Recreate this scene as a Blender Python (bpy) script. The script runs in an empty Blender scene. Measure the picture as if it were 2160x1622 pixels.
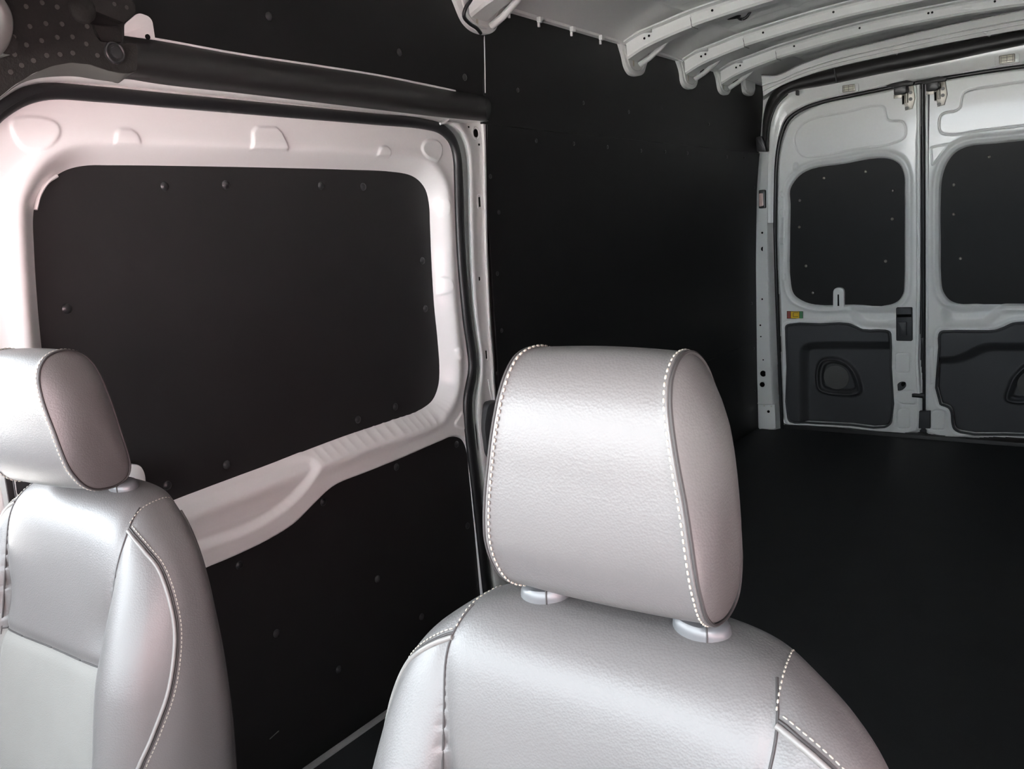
import bpy, bmesh, math, random
import numpy as np
from mathutils import Vector, Matrix
random.seed(7); np.random.seed(7)
SC = bpy.context.scene
COL = SC.collection

# ------------------------------------------------------------------ camera
FPX = 1848.4
RW = np.array([[0.82212612, 0.05092274, -0.56702339],
               [0.56621154, -0.17683222, 0.80506823],
               [-0.05927173, -0.98292281, -0.17421143]])   # world axes in camera coordinates
CAM = np.array([1.74, 0.0, 1.25])
cd = bpy.data.cameras.new('camera'); cam = bpy.data.objects.new('camera', cd); COL.objects.link(cam)
cd.sensor_fit = 'HORIZONTAL'; cd.sensor_width = 36.0; cd.lens = FPX / 2160 * 36; cd.clip_start = 0.02; cd.clip_end = 200
r, dn, fw = RW[:, 0], RW[:, 1], RW[:, 2]
cam.matrix_world = Matrix(((r[0], -dn[0], -fw[0], CAM[0]), (r[1], -dn[1], -fw[1], CAM[1]), (r[2], -dn[2], -fw[2], CAM[2]), (0, 0, 0, 1)))
SC.camera = cam

# ------------------------------------------------------------------ world, light, exposure
SKY_STRENGTH = 17.0
SUN = 240.0
w = bpy.data.worlds.new('world'); SC.world = w; w.use_nodes = True
bg = w.node_tree.nodes['Background']
bg.inputs['Color'].default_value = (0.86, 0.94, 1.0, 1); bg.inputs['Strength'].default_value = SKY_STRENGTH
sl = bpy.data.lights.new('sun', 'SUN'); sl.energy = SUN; sl.angle = math.radians(0.6); sl.color = (1.0, .98, .96)
so_ = bpy.data.objects.new('sun', sl); COL.objects.link(so_); so_.rotation_euler = Vector((.25, -.50, -.83)).to_track_quat('-Z', 'Y').to_euler(); so_.location = (0, 8, 12)
vs = SC.view_settings
vs.view_transform = 'Standard'; vs.look = 'None'; vs.gamma = 1.0; vs.exposure = 0.50; vs.use_curve_mapping = False

# ------------------------------------------------------------------ materials
def mat(name, col, rough=0.5, metal=0.0, spec=0.5, bump=None, vary=0.0, coat=0.0, sheen=0.0, emit=None):
    m = bpy.data.materials.new(name); m.use_nodes = True
    nt = m.node_tree; b = nt.nodes['Principled BSDF']
    b.inputs['Base Color'].default_value = (*col, 1); b.inputs['Roughness'].default_value = rough
    b.inputs['Metallic'].default_value = metal; b.inputs['Specular IOR Level'].default_value = spec
    b.inputs['Coat Weight'].default_value = coat; b.inputs['Coat Roughness'].default_value = 0.06
    b.inputs['Sheen Weight'].default_value = sheen
    if emit: b.inputs['Emission Color'].default_value = (*emit[0], 1); b.inputs['Emission Strength'].default_value = emit[1]
    tc = nt.nodes.new('ShaderNodeTexCoord')
    if vary:
        n = nt.nodes.new('ShaderNodeTexNoise'); n.inputs['Scale'].default_value = 9; n.inputs['Detail'].default_value = 6
        mr = nt.nodes.new('ShaderNodeMapRange'); mr.inputs['To Min'].default_value = 1 - vary; mr.inputs['To Max'].default_value = 1 + vary
        mx = nt.nodes.new('ShaderNodeMix'); mx.data_type = 'RGBA'; mx.blend_type = 'MULTIPLY'; mx.inputs[0].default_value = 1
        mx.inputs[6].default_value = (*col, 1)
        nt.links.new(tc.outputs['Object'], n.inputs['Vector']); nt.links.new(n.outputs['Fac'], mr.inputs['Value'])
        nt.links.new(mr.outputs['Result'], mx.inputs[7]); nt.links.new(mx.outputs[2], b.inputs['Base Color'])
    if bump:
        kind, sc, st, dist = bump
        t = nt.nodes.new('ShaderNodeTexVoronoi' if kind == 'v' else 'ShaderNodeTexNoise'); t.inputs['Scale'].default_value = sc
        if kind == 'n': t.inputs['Detail'].default_value = 4
        bp = nt.nodes.new('ShaderNodeBump'); bp.inputs['Strength'].default_value = st; bp.inputs['Distance'].default_value = dist
        nt.links.new(tc.outputs['Object'], t.inputs['Vector'])
        nt.links.new(t.outputs['Distance' if kind == 'v' else 'Fac'], bp.inputs['Height']); nt.links.new(bp.outputs['Normal'], b.inputs['Normal'])
    return m
M = dict(
    white=mat('white_body_paint', (0.82, 0.82, 0.805), 0.30, coat=0.25),
    panel=mat('black_board', (0.0085, 0.0085, 0.0088), 0.55, spec=0.25, vary=0.25, bump=('n', 260, 0.12, 0.001)),
    board=mat('grey_black_board', (0.0165, 0.0155, 0.0158), 0.50, spec=0.45, vary=0.25, bump=('n', 260, 0.12, 0.001)),
    floor=mat('black_floor_mat', (0.0085, 0.0095, 0.0105), 0.62, spec=0.35, vary=0.35, bump=('n', 320, 0.25, 0.001)),
    rubber=mat('black_rubber', (0.012, 0.012, 0.013), 0.42, spec=0.5),
    trim=mat('black_plastic_trim', (0.014, 0.013, 0.013), 0.50, spec=0.4, bump=('n', 400, 0.1, 0.001)),
    rivet=mat('black_rivet', (0.02, 0.02, 0.021), 0.32),
    grey=mat('dark_grey_plastic', (0.040, 0.041, 0.044), 0.55, bump=('n', 500, 0.15, 0.001)),
    mesh=mat('speaker_mesh_grey', (0.085, 0.085, 0.08), 0.6, bump=('v', 700, 0.6, 0.001)),
    leather=mat('grey_leather', (0.082, 0.079, 0.078), 0.43, spec=0.5, bump=('v', 420, 0.18, 0.001)),
    fabric=mat('grey_insert_fabric', (0.125, 0.125, 0.118), 0.75, spec=0.3, vary=0.12, bump=('n', 600, 0.4, 0.001)),
    seam=mat('dark_seam', (0.02, 0.018, 0.018), 0.7),  # dark lines for seam thread and the shade in its groove
    pipe=mat('light_piping', (0.13, 0.126, 0.12), 0.45),
    thread=mat('cream_thread', (0.28, 0.26, 0.22), 0.6),
    guide=mat('grey_guide_plastic', (0.075, 0.078, 0.082), 0.35),
    steel=mat('bare_steel', (0.24, 0.225, 0.20), 0.4, metal=0.5),
    bolt=mat('dark_bolt', (0.03, 0.03, 0.03), 0.4, metal=0.5),
    hole=mat('dark_hole', (0.004, 0.004, 0.004), 0.9, spec=0.1),
    foam=mat('charcoal_felt', (0.020, 0.019, 0.018), 0.9, spec=0.2, vary=0.3, bump=('n', 150, 0.6, 0.003)),
    dot=mat('felt_dot', (0.055, 0.052, 0.048), 0.8),
    sill=mat('grey_edge_strip', (0.22, 0.22, 0.22), 0.4),
    yellow=mat('label_yellow', (0.75, 0.48, 0.01), 0.5), red=mat('label_red', (0.40, 0.05, 0.04), 0.5),
    green=mat('label_green', (0.03, 0.25, 0.09), 0.5), ink=mat('label_ink', (0.03, 0.02, 0.01), 0.6),
    lens=mat('lamp_lens', (0.72, 0.69, 0.58), 0.25),
    cab=mat('cab_charcoal', (0.05, 0.05, 0.05), 0.7), headliner=mat('cab_headliner', (0.035, 0.034, 0.033), 0.9), tintwall=mat('red_tint_wall', (0.34, 0.235, 0.245), 0.8, vary=.15),
    asphalt=mat('outside_paving', (0.42, 0.415, 0.40), 0.9, vary=0.2),
)

# ------------------------------------------------------------------ geometry helpers
def ray(px, py): return RW @ np.array([(px - 1080) / FPX, (py - 811) / FPX, 1.0])
def onx(p, X): d = ray(*p); return CAM + d * ((X - CAM[0]) / d[0])
def ony(p, Y): d = ray(*p); return CAM + d * ((Y - CAM[1]) / d[1])
def onz(p, Z): d = ray(*p); return CAM + d * ((Z - CAM[2]) / d[2])
LEAN = 0.07; RY = 5.05
def onrear(p, off=0.0):
    d = ray(*p); return CAM + d * ((RY + off - CAM[1] - LEAN * CAM[2]) / (d[1] + LEAN * d[2]))
def yrear(z): return RY - LEAN * z

def tagobj(o, label=None, cat=None, group=None, kind=None):
    if label: o['label'] = label
    if cat: o['category'] = cat
    if group: o['group'] = group
    if kind: o['kind'] = kind
    return o
def empty(name, loc=(0, 0, 0)):
    o = bpy.data.objects.new(name, None); COL.objects.link(o); o.location = loc; o.empty_display_size = 0.1
    bpy.context.view_layer.update(); return o
def link(name, me, material, parent=None):
    o = bpy.data.objects.new(name, me); COL.objects.link(o)
    if material and not me.materials: me.materials.append(M[material] if isinstance(material, str) else material)
    if parent:
        o.parent = parent; o.matrix_parent_inverse = parent.matrix_world.inverted()
    return o
def mk(name, V, F, material, parent=None, smooth=True, angle=None):
    me = bpy.data.meshes.new(name); me.from_pydata([tuple(map(float, v)) for v in V], [], [tuple(map(int, f)) for f in F]); me.validate(); me.update()
    if smooth: me.polygons.foreach_set('use_smooth', [True] * len(me.polygons))
    if angle: me.set_sharp_from_angle(angle=math.radians(angle))
    return link(name, me, material, parent)
def mkbm(name, bm, material, parent=None, smooth=True, angle=35):
    bmesh.ops.recalc_face_normals(bm, faces=bm.faces)
    me = bpy.data.meshes.new(name); bm.to_mesh(me); bm.free()
    if smooth:
        me.polygons.foreach_set('use_smooth', [True] * len(me.polygons)); me.set_sharp_from_angle(angle=math.radians(angle))
    return link(name, me, material, parent)
def bbox(bm, lo, hi, bev=0.0, seg=2):
    lo = Vector(lo); hi = Vector(hi)
    g = bmesh.ops.create_cube(bm, size=1.0, matrix=Matrix.Translation((lo + hi) / 2) @ Matrix.Diagonal((*(hi - lo), 1)))
    if bev:
        es = list({e for v in g['verts'] for e in v.link_edges})
        bmesh.ops.bevel(bm, geom=es, offset=bev, segments=seg, affect='EDGES', profile=0.5)
def box(name, lo, hi, material, parent=None, bev=0.0, seg=2):
    bm = bmesh.new(); bbox(bm, lo, hi, bev, seg); return mkbm(name, bm, material, parent)
def spl(pts, n=8, closed=False):
    P = np.array(pts, float); N = len(P); out = []
    rng = range(N if closed else N - 1)
    for i in rng:
        p1, p2 = P[i], P[(i + 1) % N]
        p0 = P[(i - 1) % N] if (closed or i > 0) else 2 * p1 - p2
        p3 = P[(i + 2) % N] if (closed or i < N - 2) else 2 * p2 - p1
        d1 = max(np.linalg.norm(p2 - p1), 1e-6); d0 = max(np.linalg.norm(p1 - p0), 1e-6); d2 = max(np.linalg.norm(p3 - p2), 1e-6)
        m1 = ((p1 - p0) / d0 + (p2 - p1) / d1) * 0.5 * d1
        m2 = ((p2 - p1) / d1 + (p3 - p2) / d2) * 0.5 * d1
        for k in range(n):
            t = k / n; t2 = t * t; t3 = t2 * t
            out.append((2 * t3 - 3 * t2 + 1) * p1 + (t3 - 2 * t2 + t) * m1 + (-2 * t3 + 3 * t2) * p2 + (t3 - t2) * m2)
    if not closed: out.append(P[-1])
    return np.array(out)
def fillet(pts, rad, n=5):
    P = [np.array(p, float) for p in pts]; N = len(P); out = []
    rad = rad if hasattr(rad, '__len__') else [rad] * N
    for i in range(N):
        a, b, c = P[i - 1], P[i], P[(i + 1) % N]; u = a - b; v = c - b
        lu, lv = np.linalg.norm(u), np.linalg.norm(v); t = min(rad[i], lu * 0.49, lv * 0.49)
        p0 = b + u / lu * t; p1 = b + v / lv * t
        for k in range(n + 1):
            s = k / n; out.append((1 - s) ** 2 * p0 + 2 * s * (1 - s) * b + s * s * p1)
    return np.array(out)
def resample(path, step):
    path = np.array(path, float); d = np.r_[0, np.cumsum(np.linalg.norm(np.diff(path, axis=0), axis=1))]
    n = max(2, int(round(d[-1] / step)) + 1); t = np.linspace(0, d[-1], n)
    return np.stack([np.interp(t, d, path[:, k]) for k in range(path.shape[1])], 1)
def tube_geo(path, ru, rv=None, seg=8, closed=False, up=(1, 0, 0), cap=True):
    P = np.array(path, float); N = len(P); rv = ru if rv is None else rv
    V = []; F = []; up = np.array(up, float)
    for i in range(N):
        a = P[(i - 1) % N] if (closed or i) else P[i]; b = P[(i + 1) % N] if (closed or i < N - 1) else P[i]
        t = b - a; t /= max(np.linalg.norm(t), 1e-9)
        n1 = up - t * (up @ t); ln = np.linalg.norm(n1)
        if ln < 1e-4: n1 = np.cross(t, [0.3, 0.9, 0.1]); ln = np.linalg.norm(n1)
        n1 /= ln; n2 = np.cross(t, n1)
        u_ = ru[i] if hasattr(ru, '__len__') else ru; v_ = rv[i] if hasattr(rv, '__len__') else rv
        for k in range(seg):
            an = 2 * math.pi * k / seg; V.append(P[i] + n1 * math.cos(an) * u_ + n2 * math.sin(an) * v_)
    for i in range(N if closed else N - 1):
        for k in range(seg):
            j = (i + 1) % N
            F.append((i * seg + k, i * seg + (k + 1) % seg, j * seg + (k + 1) % seg, j * seg + k))
    if cap and not closed:
        F.append(tuple(range(seg))[::-1]); F.append(tuple((N - 1) * seg + k for k in range(seg)))
    return V, F
def tube(name, path, ru, material, parent=None, rv=None, seg=8, closed=False, up=(1, 0, 0)):
    V, F = tube_geo(path, ru, rv, seg, closed, up); return mk(name, V, F, material, parent, angle=50)
def merged(name, geos, material, parent=None, angle=50):
    V = []; F = []
    for v, f in geos:
        o = len(V); V += list(v); F += [tuple(i + o for i in q) for q in f]
    return mk(name, V, F, material, parent, angle=angle)
def loft(name, rows, material, parent=None, closed=False, capends=False, angle=None):
    rows = [np.array(q) for q in rows]; n = len(rows[0]); V = np.concatenate(rows); F = []
    for i in range(len(rows) - 1):
        for k in range(n if closed else n - 1):
            F.append((i * n + k, i * n + (k + 1) % n, (i + 1) * n + (k + 1) % n, (i + 1) * n + k))
    if capends:
        F.append(tuple(range(n))[::-1]); F.append(tuple((len(rows) - 1) * n + k for k in range(n)))
    return mk(name, V, F, material, parent, angle=angle)
def plate(name, poly3, normal, thick, material, parent=None, bev=0.0):
    """outline of 3D points extruded backwards along -normal"""
    bm = bmesh.new(); nv = Vector(normal).normalized()
    vs_ = [bm.verts.new(tuple(map(float, p))) for p in poly3]; f = bm.faces.new(vs_)
    f.normal_update()
    if f.normal.dot(nv) < 0: f.normal_flip()
    g = bmesh.ops.extrude_face_region(bm, geom=[f])
    bmesh.ops.translate(bm, verts=[v for v in g['geom'] if isinstance(v, bmesh.types.BMVert)], vec=-nv * thick)
    if bev:
        top = [e for e in bm.edges if all(v in vs_ for v in e.verts)]
        bmesh.ops.bevel(bm, geom=top, offset=bev, segments=2, affect='EDGES', profile=0.5)
    return mkbm(name, bm, material, parent)
def sdf(U, Vv, poly):
    """signed distance, negative inside"""
    P = np.array(poly, float); Q = np.roll(P, -1, axis=0)
    full = np.stack([U.ravel(), Vv.ravel()], 1); lo, hi = P.min(0) - .09, P.max(0) + .09
    near = ((full > lo) & (full < hi)).all(1); res = np.full(len(full), .09); pts = full[near]
    best = np.full(len(pts), 1e9); inside = np.zeros(len(pts), bool)
    for a, b in zip(P, Q):
        e = b - a; wv = pts - a; t = np.clip((wv @ e) / max(e @ e, 1e-12), 0, 1)
        best = np.minimum(best, ((wv - t[:, None] * e) ** 2).sum(1))
        c = ((a[1] <= pts[:, 1]) != (b[1] <= pts[:, 1]))
        if abs(b[1] - a[1]) > 1e-12:
            inside ^= c & (pts[:, 0] < (b[0] - a[0]) * (pts[:, 1] - a[1]) / (b[1] - a[1]) + a[0])
    d = np.sqrt(best); d[inside] *= -1; res[near] = d
    return res.reshape(U.shape)
def sst(d, a, b):
    t = np.clip((d - a) / (b - a), 0, 1); return t * t * (3 - 2 * t)
def sheet(name, u, v, hfun, mapf, material, parent=None, keep=None):
    U, Vv = np.meshgrid(u, v); H = hfun(U, Vv); P = mapf(U, Vv, H); P = np.stack(P, -1).reshape(-1, 3)
    nu, nv = len(u), len(v); idx = np.arange(nu * nv).reshape(nv, nu)
    F = np.stack([idx[:-1, :-1], idx[:-1, 1:], idx[1:, 1:], idx[1:, :-1]], -1).reshape(-1, 4)
    if keep is not None:
        k = sdf(U, Vv, keep).reshape(-1) < 0; F = F[k[F].any(1)]
    used = np.unique(F); remap = -np.ones(nu * nv, int); remap[used] = np.arange(len(used))
    return mk(name, P[used], remap[F], material, parent)
def rivet_mesh(name, r=0.011, material='rivet'):
    bm = bmesh.new(); prof = [(r, 0), (r * 0.95, r * .16), (r * .72, r * .24), (r * .60, r * .36), (r * .38, r * .46), (0.0, r * .49)]; seg = 12; rings = []
    for rr, h in prof[:-1]: rings.append([bm.verts.new((rr * math.cos(2 * math.pi * k / seg), rr * math.sin(2 * math.pi * k / seg), h)) for k in range(seg)])
    for a, b in zip(rings, rings[1:]):
        for k in range(seg): bm.faces.new((a[k], a[(k + 1) % seg], b[(k + 1) % seg], b[k]))
    bm.faces.new(rings[-1]); bm.faces.new(rings[0][::-1])
    me = bpy.data.meshes.new(name); bm.to_mesh(me); bm.free(); me.polygons.foreach_set('use_smooth', [True] * len(me.polygons))
    me.materials.append(M[material]); return me
RIV = rivet_mesh('rivet'); RIV_S = rivet_mesh('rivet_small', 0.008); RIV_L = rivet_mesh('rivet_light', 0.008, 'steel')
def rivet(pos, normal, parent, me=RIV, name='rivet'):
    o = link(name, me, None, parent); nrm = Vector(normal).normalized()
    m = nrm.to_track_quat('Z', 'Y').to_matrix().to_4x4(); m.translation = Vector(tuple(map(float, pos)))
    o.matrix_world = m; return o
def disc_geo(c, n, r, r2=None, seg=14, up=(0, 0, 1), h=0.002):
    """shallow dark disc / slot, r across, r2 along up"""
    n = np.array(n, float); n /= np.linalg.norm(n); upv = np.array(up, float); upv -= n * (upv @ n); upv /= np.linalg.norm(upv); s = np.cross(upv, n)
    r2 = r2 or r; c = np.array(c, float); V = []
    for hh in (0, h):
        for k in range(seg):
            a = 2 * math.pi * k / seg; V.append(c + n * hh + s * math.cos(a) * r + upv * (math.sin(a) * r + (np.sign(math.sin(a)) * (r2 - r) if r2 > r else 0)))
    F = [tuple(range(seg, 2 * seg))] + [(k, (k + 1) % seg, seg + (k + 1) % seg, seg + k) for k in range(seg)]
    return V, F
def disc(name, c, n, r, material, parent, r2=None, **k):
    V, F = disc_geo(c, n, r, r2, **k); return mk(name, V, F, material, parent, angle=40)

#STRUCT
#OBJECTS
# ================================================================== STRUCTURE
def xw(z): return 0.055 * sst(np.asarray(z, float), 1.30, 2.0)
BOW = spl([(-.02, 1.80), (.05, 1.875), (.09, 1.895), (.155, 1.922), (.31, 1.960), (.485, 1.984), (.63, 2.0), (.78, 2.012), (.95, 2.019), (1.2, 2.022), (1.4, 2.012), (1.6, 1.965), (1.72, 1.89), (1.82, 1.80)], 6)
def bowz(x): return np.interp(x, BOW[:, 0], BOW[:, 1])
def pcurve(pts, X=None, Y=None, n=6, step=None):
    c = spl(pts, n)
    if X is not None: q = np.array([onx(p, X) for p in c])
    else: q = np.array([ony(p, Y) for p in c])
    return q
def ribbon(name, lo_px, hi_px, prof, material, parent, axis='x', n=60, flip=1):
    """strip between two photo curves; prof = [(t, coordinate on axis)]"""
    a = spl(lo_px, 10); b = spl(hi_px, 10)
    def even(c):
        d = np.r_[0, np.cumsum(np.linalg.norm(np.diff(c, axis=0), axis=1))]; t = np.linspace(0, d[-1], n)
        return np.stack([np.interp(t, d, c[:, k]) for k in (0, 1)], 1)
    a, b = even(a), even(b); rows = []
    for t, c in prof:
        p = a * (1 - t) + b * t
        rows.append([(onx(q, c) if axis == 'x' else ony(q, c)) for q in p])
    return loft(name, rows, material, parent, angle=60)

# ---- floor with the cut-out for the sliding-door step
floor = mk('floor', [(.185, -1.0, 0), (1.80, -1.0, 0), (1.80, 5.03, 0), (-.15, 5.03, 0), (-.15, 2.30, 0), (.185, 2.30, 0),
                     (.185, -1.0, -.03), (1.80, -1.0, -.03), (1.80, 5.03, -.03), (-.15, 5.03, -.03), (-.15, 2.30, -.03), (.185, 2.30, -.03)],
           [(0, 1, 2, 3, 4, 5), (11, 10, 9, 8, 7, 6)] + [(i, (i + 1) % 6 + 0, (i + 1) % 6 + 6, i + 6)[::-1] for i in range(6)], 'floor', smooth=False)
tagobj(floor, 'black rubber cargo floor running back to the rear doors', 'floor', kind='structure')
box('edge_strip', (.176, .30, -.035), (.196, 2.30, .006), 'sill', floor, .004)
box('step_riser', (.165, .30, -.30), (.184, 2.30, -.03), 'trim', floor, .003)
box('step_tread', (-.20, .30, -.32), (.165, 2.34, -.30), 'floor', floor, .003)
box('step_end', (-.20, 2.30, -.32), (.185, 2.34, -.031), 'trim', floor, .003)
box('step_end', (-.20, .28, -.32), (.185, .31, -.031), 'trim', floor, .003)
box('threshold', (.06, 5.03, -.03), (1.72, 5.16, .022), 'trim', floor, .008)
for x0, x1 in ((.45, .52), (.80, .90), (.94, 1.0)):
    box('threshold_scuff_plate', (x0, 5.045, .020), (x1, 5.09, .025), 'rubber', floor, .002)

# ---- passenger-side wall (left in the photograph)
wall = mk('wall_left', [(-.14, .62, -.35), (-.14, 5.15, -.35), (-.14, 5.15, 2.16), (-.14, .62, 2.16), (-.17, .62, -.35), (-.17, 5.15, -.35), (-.17, 5.15, 2.16), (-.17, .62, 2.16)],
          [(0, 1, 2, 3), (7, 6, 5, 4), (0, 4, 5, 1), (1, 5, 6, 2), (2, 6, 7, 3), (3, 7, 4, 0)], 'white', smooth=False)
tagobj(wall, 'white van side wall lined with black boards on the left', 'wall', kind='structure')
def wallpanel(y0, y1, z0, z1, base=0.0, t=.009, shape=None):
    zs = np.linspace(z0, z1, 26); rows = []
    for yy, off in ((y0, -t), (y0, -.0015), (y0 + .0015, 0), (y1 - .0015, 0), (y1, -.0015), (y1, -t)):
        rows.append([(float(xw(z)) + base + off, yy, z) for z in zs])
    rows = np.array(rows)
    top = rows[:, -1:].copy(); top[:, :, 0] -= t * (rows[:, -1:, 0] > -9); bot = rows[:, :1].copy(); bot[:, :, 0] -= t
    return loft('wall_panel', list(np.concatenate([bot, rows, top], 1)), 'panel', wall, angle=40)
YS = float(onx((1022, 125), .045)[1])
p_front = wallpanel(.70, YS - .0012, 1.60, 1.97); p_up = wallpanel(YS + .0012, 4.985, 1.589, 1.97)
p_mid = wallpanel(2.392, 5.0, .5225, 1.5878); p_low = wallpanel(2.31, 5.0, .0005, .5215)
def wr(p, panel, me=RIV_S):
    q = onx(p, 0.0)
    for _ in range(4): q = onx(p, float(xw(q[2])))
    rivet(q, (1, 0, 0), panel, me)
for p in ((567, 35), (842, 110), (980, 163)): wr(p, p_front, RIV)
for p in ((1092, 190), (1230, 217), (1326, 236), (1495, 262)): wr(p, p_up)
for p in ((1131, 297), (1210, 303), (1281, 310), (1352, 318), (1403, 320), (1450, 323), (1533, 331), (1570, 333), (1034, 372), (1052, 448), (1049, 577), (1058, 697), (1591, 395), (1589, 545), (1586, 640)): wr(p, p_mid)
for p in ((1048, 788), (1590, 735), (1592, 825)): wr(p, p_low)

# ---- white door pillar behind the sliding door
lo = [(940, 262), (968, 285), (981, 325), (985, 400), (986, 480), (989, 560), (994, 640), (1001, 700), (1008, 745), (1009, 780), (1006, 808), (1001, 838), (1000, 880), (1006, 940), (1014, 1020), (1023, 1110), (1038, 1250), (1050, 1350)]
hi = [(1024, 255), (1024.5, 290), (1025, 330), (1026, 400), (1027.5, 480), (1029, 550), (1033, 640), (1036, 700), (1040, 745), (1042, 780), (1043, 808), (1046, 838), (1049, 880), (1054, 940), (1062, 1020), (1072, 1110), (1086, 1250), (1098, 1350)]
def even_pair(a, b, n):  # same parameter on both curves
    ca, cb = spl(a, 8), spl(b, 8); i = np.linspace(0, len(ca) - 1, n).round().astype(int); return ca[i], cb[i]
ca, cb = even_pair(lo, hi, 110); rows = []
for t, X in ((-.25, -.10), (-.05, -.05), (.0, -.01), (.06, .010), (.16, .026), (.28, .030), (.38, .024), (.46, .014), (.52, .010), (.86, .010), (.90, .014), (.94, .019), (1.0, .019), (1.02, -.02)):
    rows.append([onx(a * (1 - t) + b * t, X) for a, b in zip(ca, cb)])
pil = loft('door_pillar', rows, 'white', wall, angle=70)
def pil_hole(p, r, r2, bossr=0):
    q = onx(p, .0105)
    if bossr:
        path = [q + np.array([0.0005, math.cos(a) * bossr, math.sin(a) * bossr + (np.sign(math.sin(a)) * max(r2 - r, 0))]) for a in np.linspace(0, 2 * math.pi, 25)[:-1]]
        tube('hole_rim', path, .0022, 'white', pil, closed=True, seg=6)
    disc('pillar_hole', q, (1, 0, 0), r, 'hole', pil, r2)
pil_hole((1003, 281), .011, .013, .017); pil_hole((988, 268), .003, .003); pil_hole((1010, 305), .0035, .0035)
pil_hole((1011, 426), .003, .016, .010); pil_hole((1010, 588), .0045, .0065); pil_hole((1025, 748), .003, .014, .010)
c = [(1018, 775), (1014, 800), (1013, 840)]
tube('pillar_bead', [onx(q, .012) for q in spl(c, 5)], .003, 'white', pil)
tube('pillar_bead', [onx(q, .012) for q in spl([(1030, 800), (1035, 830), (1040, 850)], 5)], .0025, 'white', pil)
# latch cover half hidden by the driver headrest
plate('latch_cover', [onx(q, .045) for q in fillet([(1030, 852), (1062, 842), (1072, 990), (1030, 960), (1022, 900)], 12)], (1, 0, 0), .04, 'grey', wall, .006)

# ---- flange over the sliding door
ribbon('door_flange', [(-70, 300), (-35, 248), (0, 219), (50, 190), (100, 182), (200, 188), (333, 200), (500, 215), (667, 231), (800, 244), (900, 255), (952, 264)],
       [(-80, 285), (-40, 232), (0, 203), (50, 173), (100, 163), (200, 162), (333, 174), (500, 192), (667, 213), (800, 229), (933, 246), (1022, 256)],
       [(0, -.02), (.04, .004), (.30, .010), (.40, .004), (.48, .016), (.85, .030), (1.0, .034), (1.15, .02)], 'white', wall, n=90)
tube('flange_tab', [onx(q, .02) for q in [(928, 261), (938, 258), (946, 252)]], .004, 'white', wall)
# ---- rubber weatherstrip round the sliding door
seal = [(-75, 345), (-45, 285), (-25, 257), (0, 233), (50, 204), (100, 193), (200, 198), (333, 210), (500, 225), (667, 240), (800, 252), (890, 261), (930, 272), (952, 293), (963, 325), (967, 380), (970, 470), (974, 550), (980, 620), (986, 680), (993, 730), (997, 765), (996, 790), (991, 815), (987, 840), (987, 875), (993, 935), (1002, 1010), (1012, 1100), (1026, 1230), (1040, 1350)]
sp = resample(np.array([onx(q, .006) for q in spl(seal, 8)]), .012)
nn = len(sp)
sr = [.0145] * nn
def sw(p): return float(np.interp(p[2], [.6, .9, 1.35, 1.5], [.021, .019, .020, .016]))
seal_o = tube('weatherstrip', sp, .013, 'rubber', wall, rv=[sw(p) for p in sp], seg=12, up=(1, 0, 0))
tube('weatherstrip_lip', sp + np.array([.010, .004, -.001]), .0028, 'trim', wall, seg=6)

# ---- header cover above the sliding door
trim = ribbon('trim_1', [(255, 163), (333, 176), (500, 195), (667, 215), (800, 231), (933, 247), (1027, 256)],
              [(255, 73), (333, 85), (500, 115), (667, 140), (800, 161), (933, 188), (1023, 202)],
              [(-.02, .02), (.0, .045), (.08, .075), (.22, .095), (.40, .100), (.58, .095), (.75, .080), (.90, .055), (1.0, .035), (1.01, .01)], 'trim', None, n=40)
tagobj(trim, 'long rounded black cover above the sliding door', 'trim', kind='structure')
e0 = [(1027, 256), (1033, 245), (1036, 230), (1034, 215), (1023, 202)]
V = [onx(q, .05) for q in spl(e0, 5)]; V2 = [onx((q[0] - 3, q[1]), .01) for q in spl(e0, 5)]
loft('end_cap', [[onx((1010, 229 + (q - 10) * .3), .098) for q in range(21)], V, V2], 'trim', trim)
tube('top_edge_strip', [onx(q, .034) for q in spl([(262, 73), (333, 83.5), (500, 113.5), (667, 138.5), (800, 159.5), (933, 186), (960, 192)], 6)], .0032, 'white', trim)
tube('seam_edge', [onx(q, .047) for q in [(1021, 62), (1022, 100), (1023, 150), (1023.5, 196)]], .0018, 'white', wall)

# ---- sliding door
door = empty('door_1', (0, 1.5, -.25)); tagobj(door, 'white sliding side door with black boards over its window and lower half', 'door', kind='structure')
WIN = [(75, 450), (76, 520), (85, 660), (95, 760), (110, 900), (126, 1020), (150, 1090), (190, 1110), (240, 1098), (369, 1049), (547, 983), (724, 916), (836, 879), (884, 862), (910, 843), (922, 815), (925, 785), (921, 717), (914, 647), (908, 550), (905, 472), (903, 432), (896, 402), (883, 384), (866, 373), (836, 366.5), (720, 361), (600, 358), (400, 354.5), (230, 353), (180, 354), (142, 363), (112, 382), (90, 410), (79, 432)]
XWIN = -.040
win = np.array([onx(q, XWIN)[1:] for q in spl(WIN, 5, True)])
LOWP = [(443, 1194), (480, 1179), (560, 1141), (616, 1106), (655, 1068), (690, 1034), (712, 1020), (760, 1001), (850, 965), (925, 932), (955, 921), (972, 926), (982, 945), (989, 1000), (997, 1080), (1008, 1200), (1016, 1290)]
XLOW = -.010
lowt = np.array([onx(q, XLOW)[1:] for q in spl(LOWP, 5)])
lowp = np.concatenate([lowt, [[2.27, -.28], [.70, -.28], [.72, .30]], np.array([onx(q, XLOW)[1:] for q in [(300, 1255), (380, 1222)]])])
POCK = [(180, 1180), (300, 1095), (400, 1056), (520, 1012), (610, 976), (655, 963), (672, 968), (674, 985), (655, 1022), (618, 1064), (565, 1103), (505, 1132), (440, 1156), (380, 1180), (250, 1240)]
pock = np.array([onx(q, 0.0)[1:] for q in spl(POCK, 4, True)])
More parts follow.
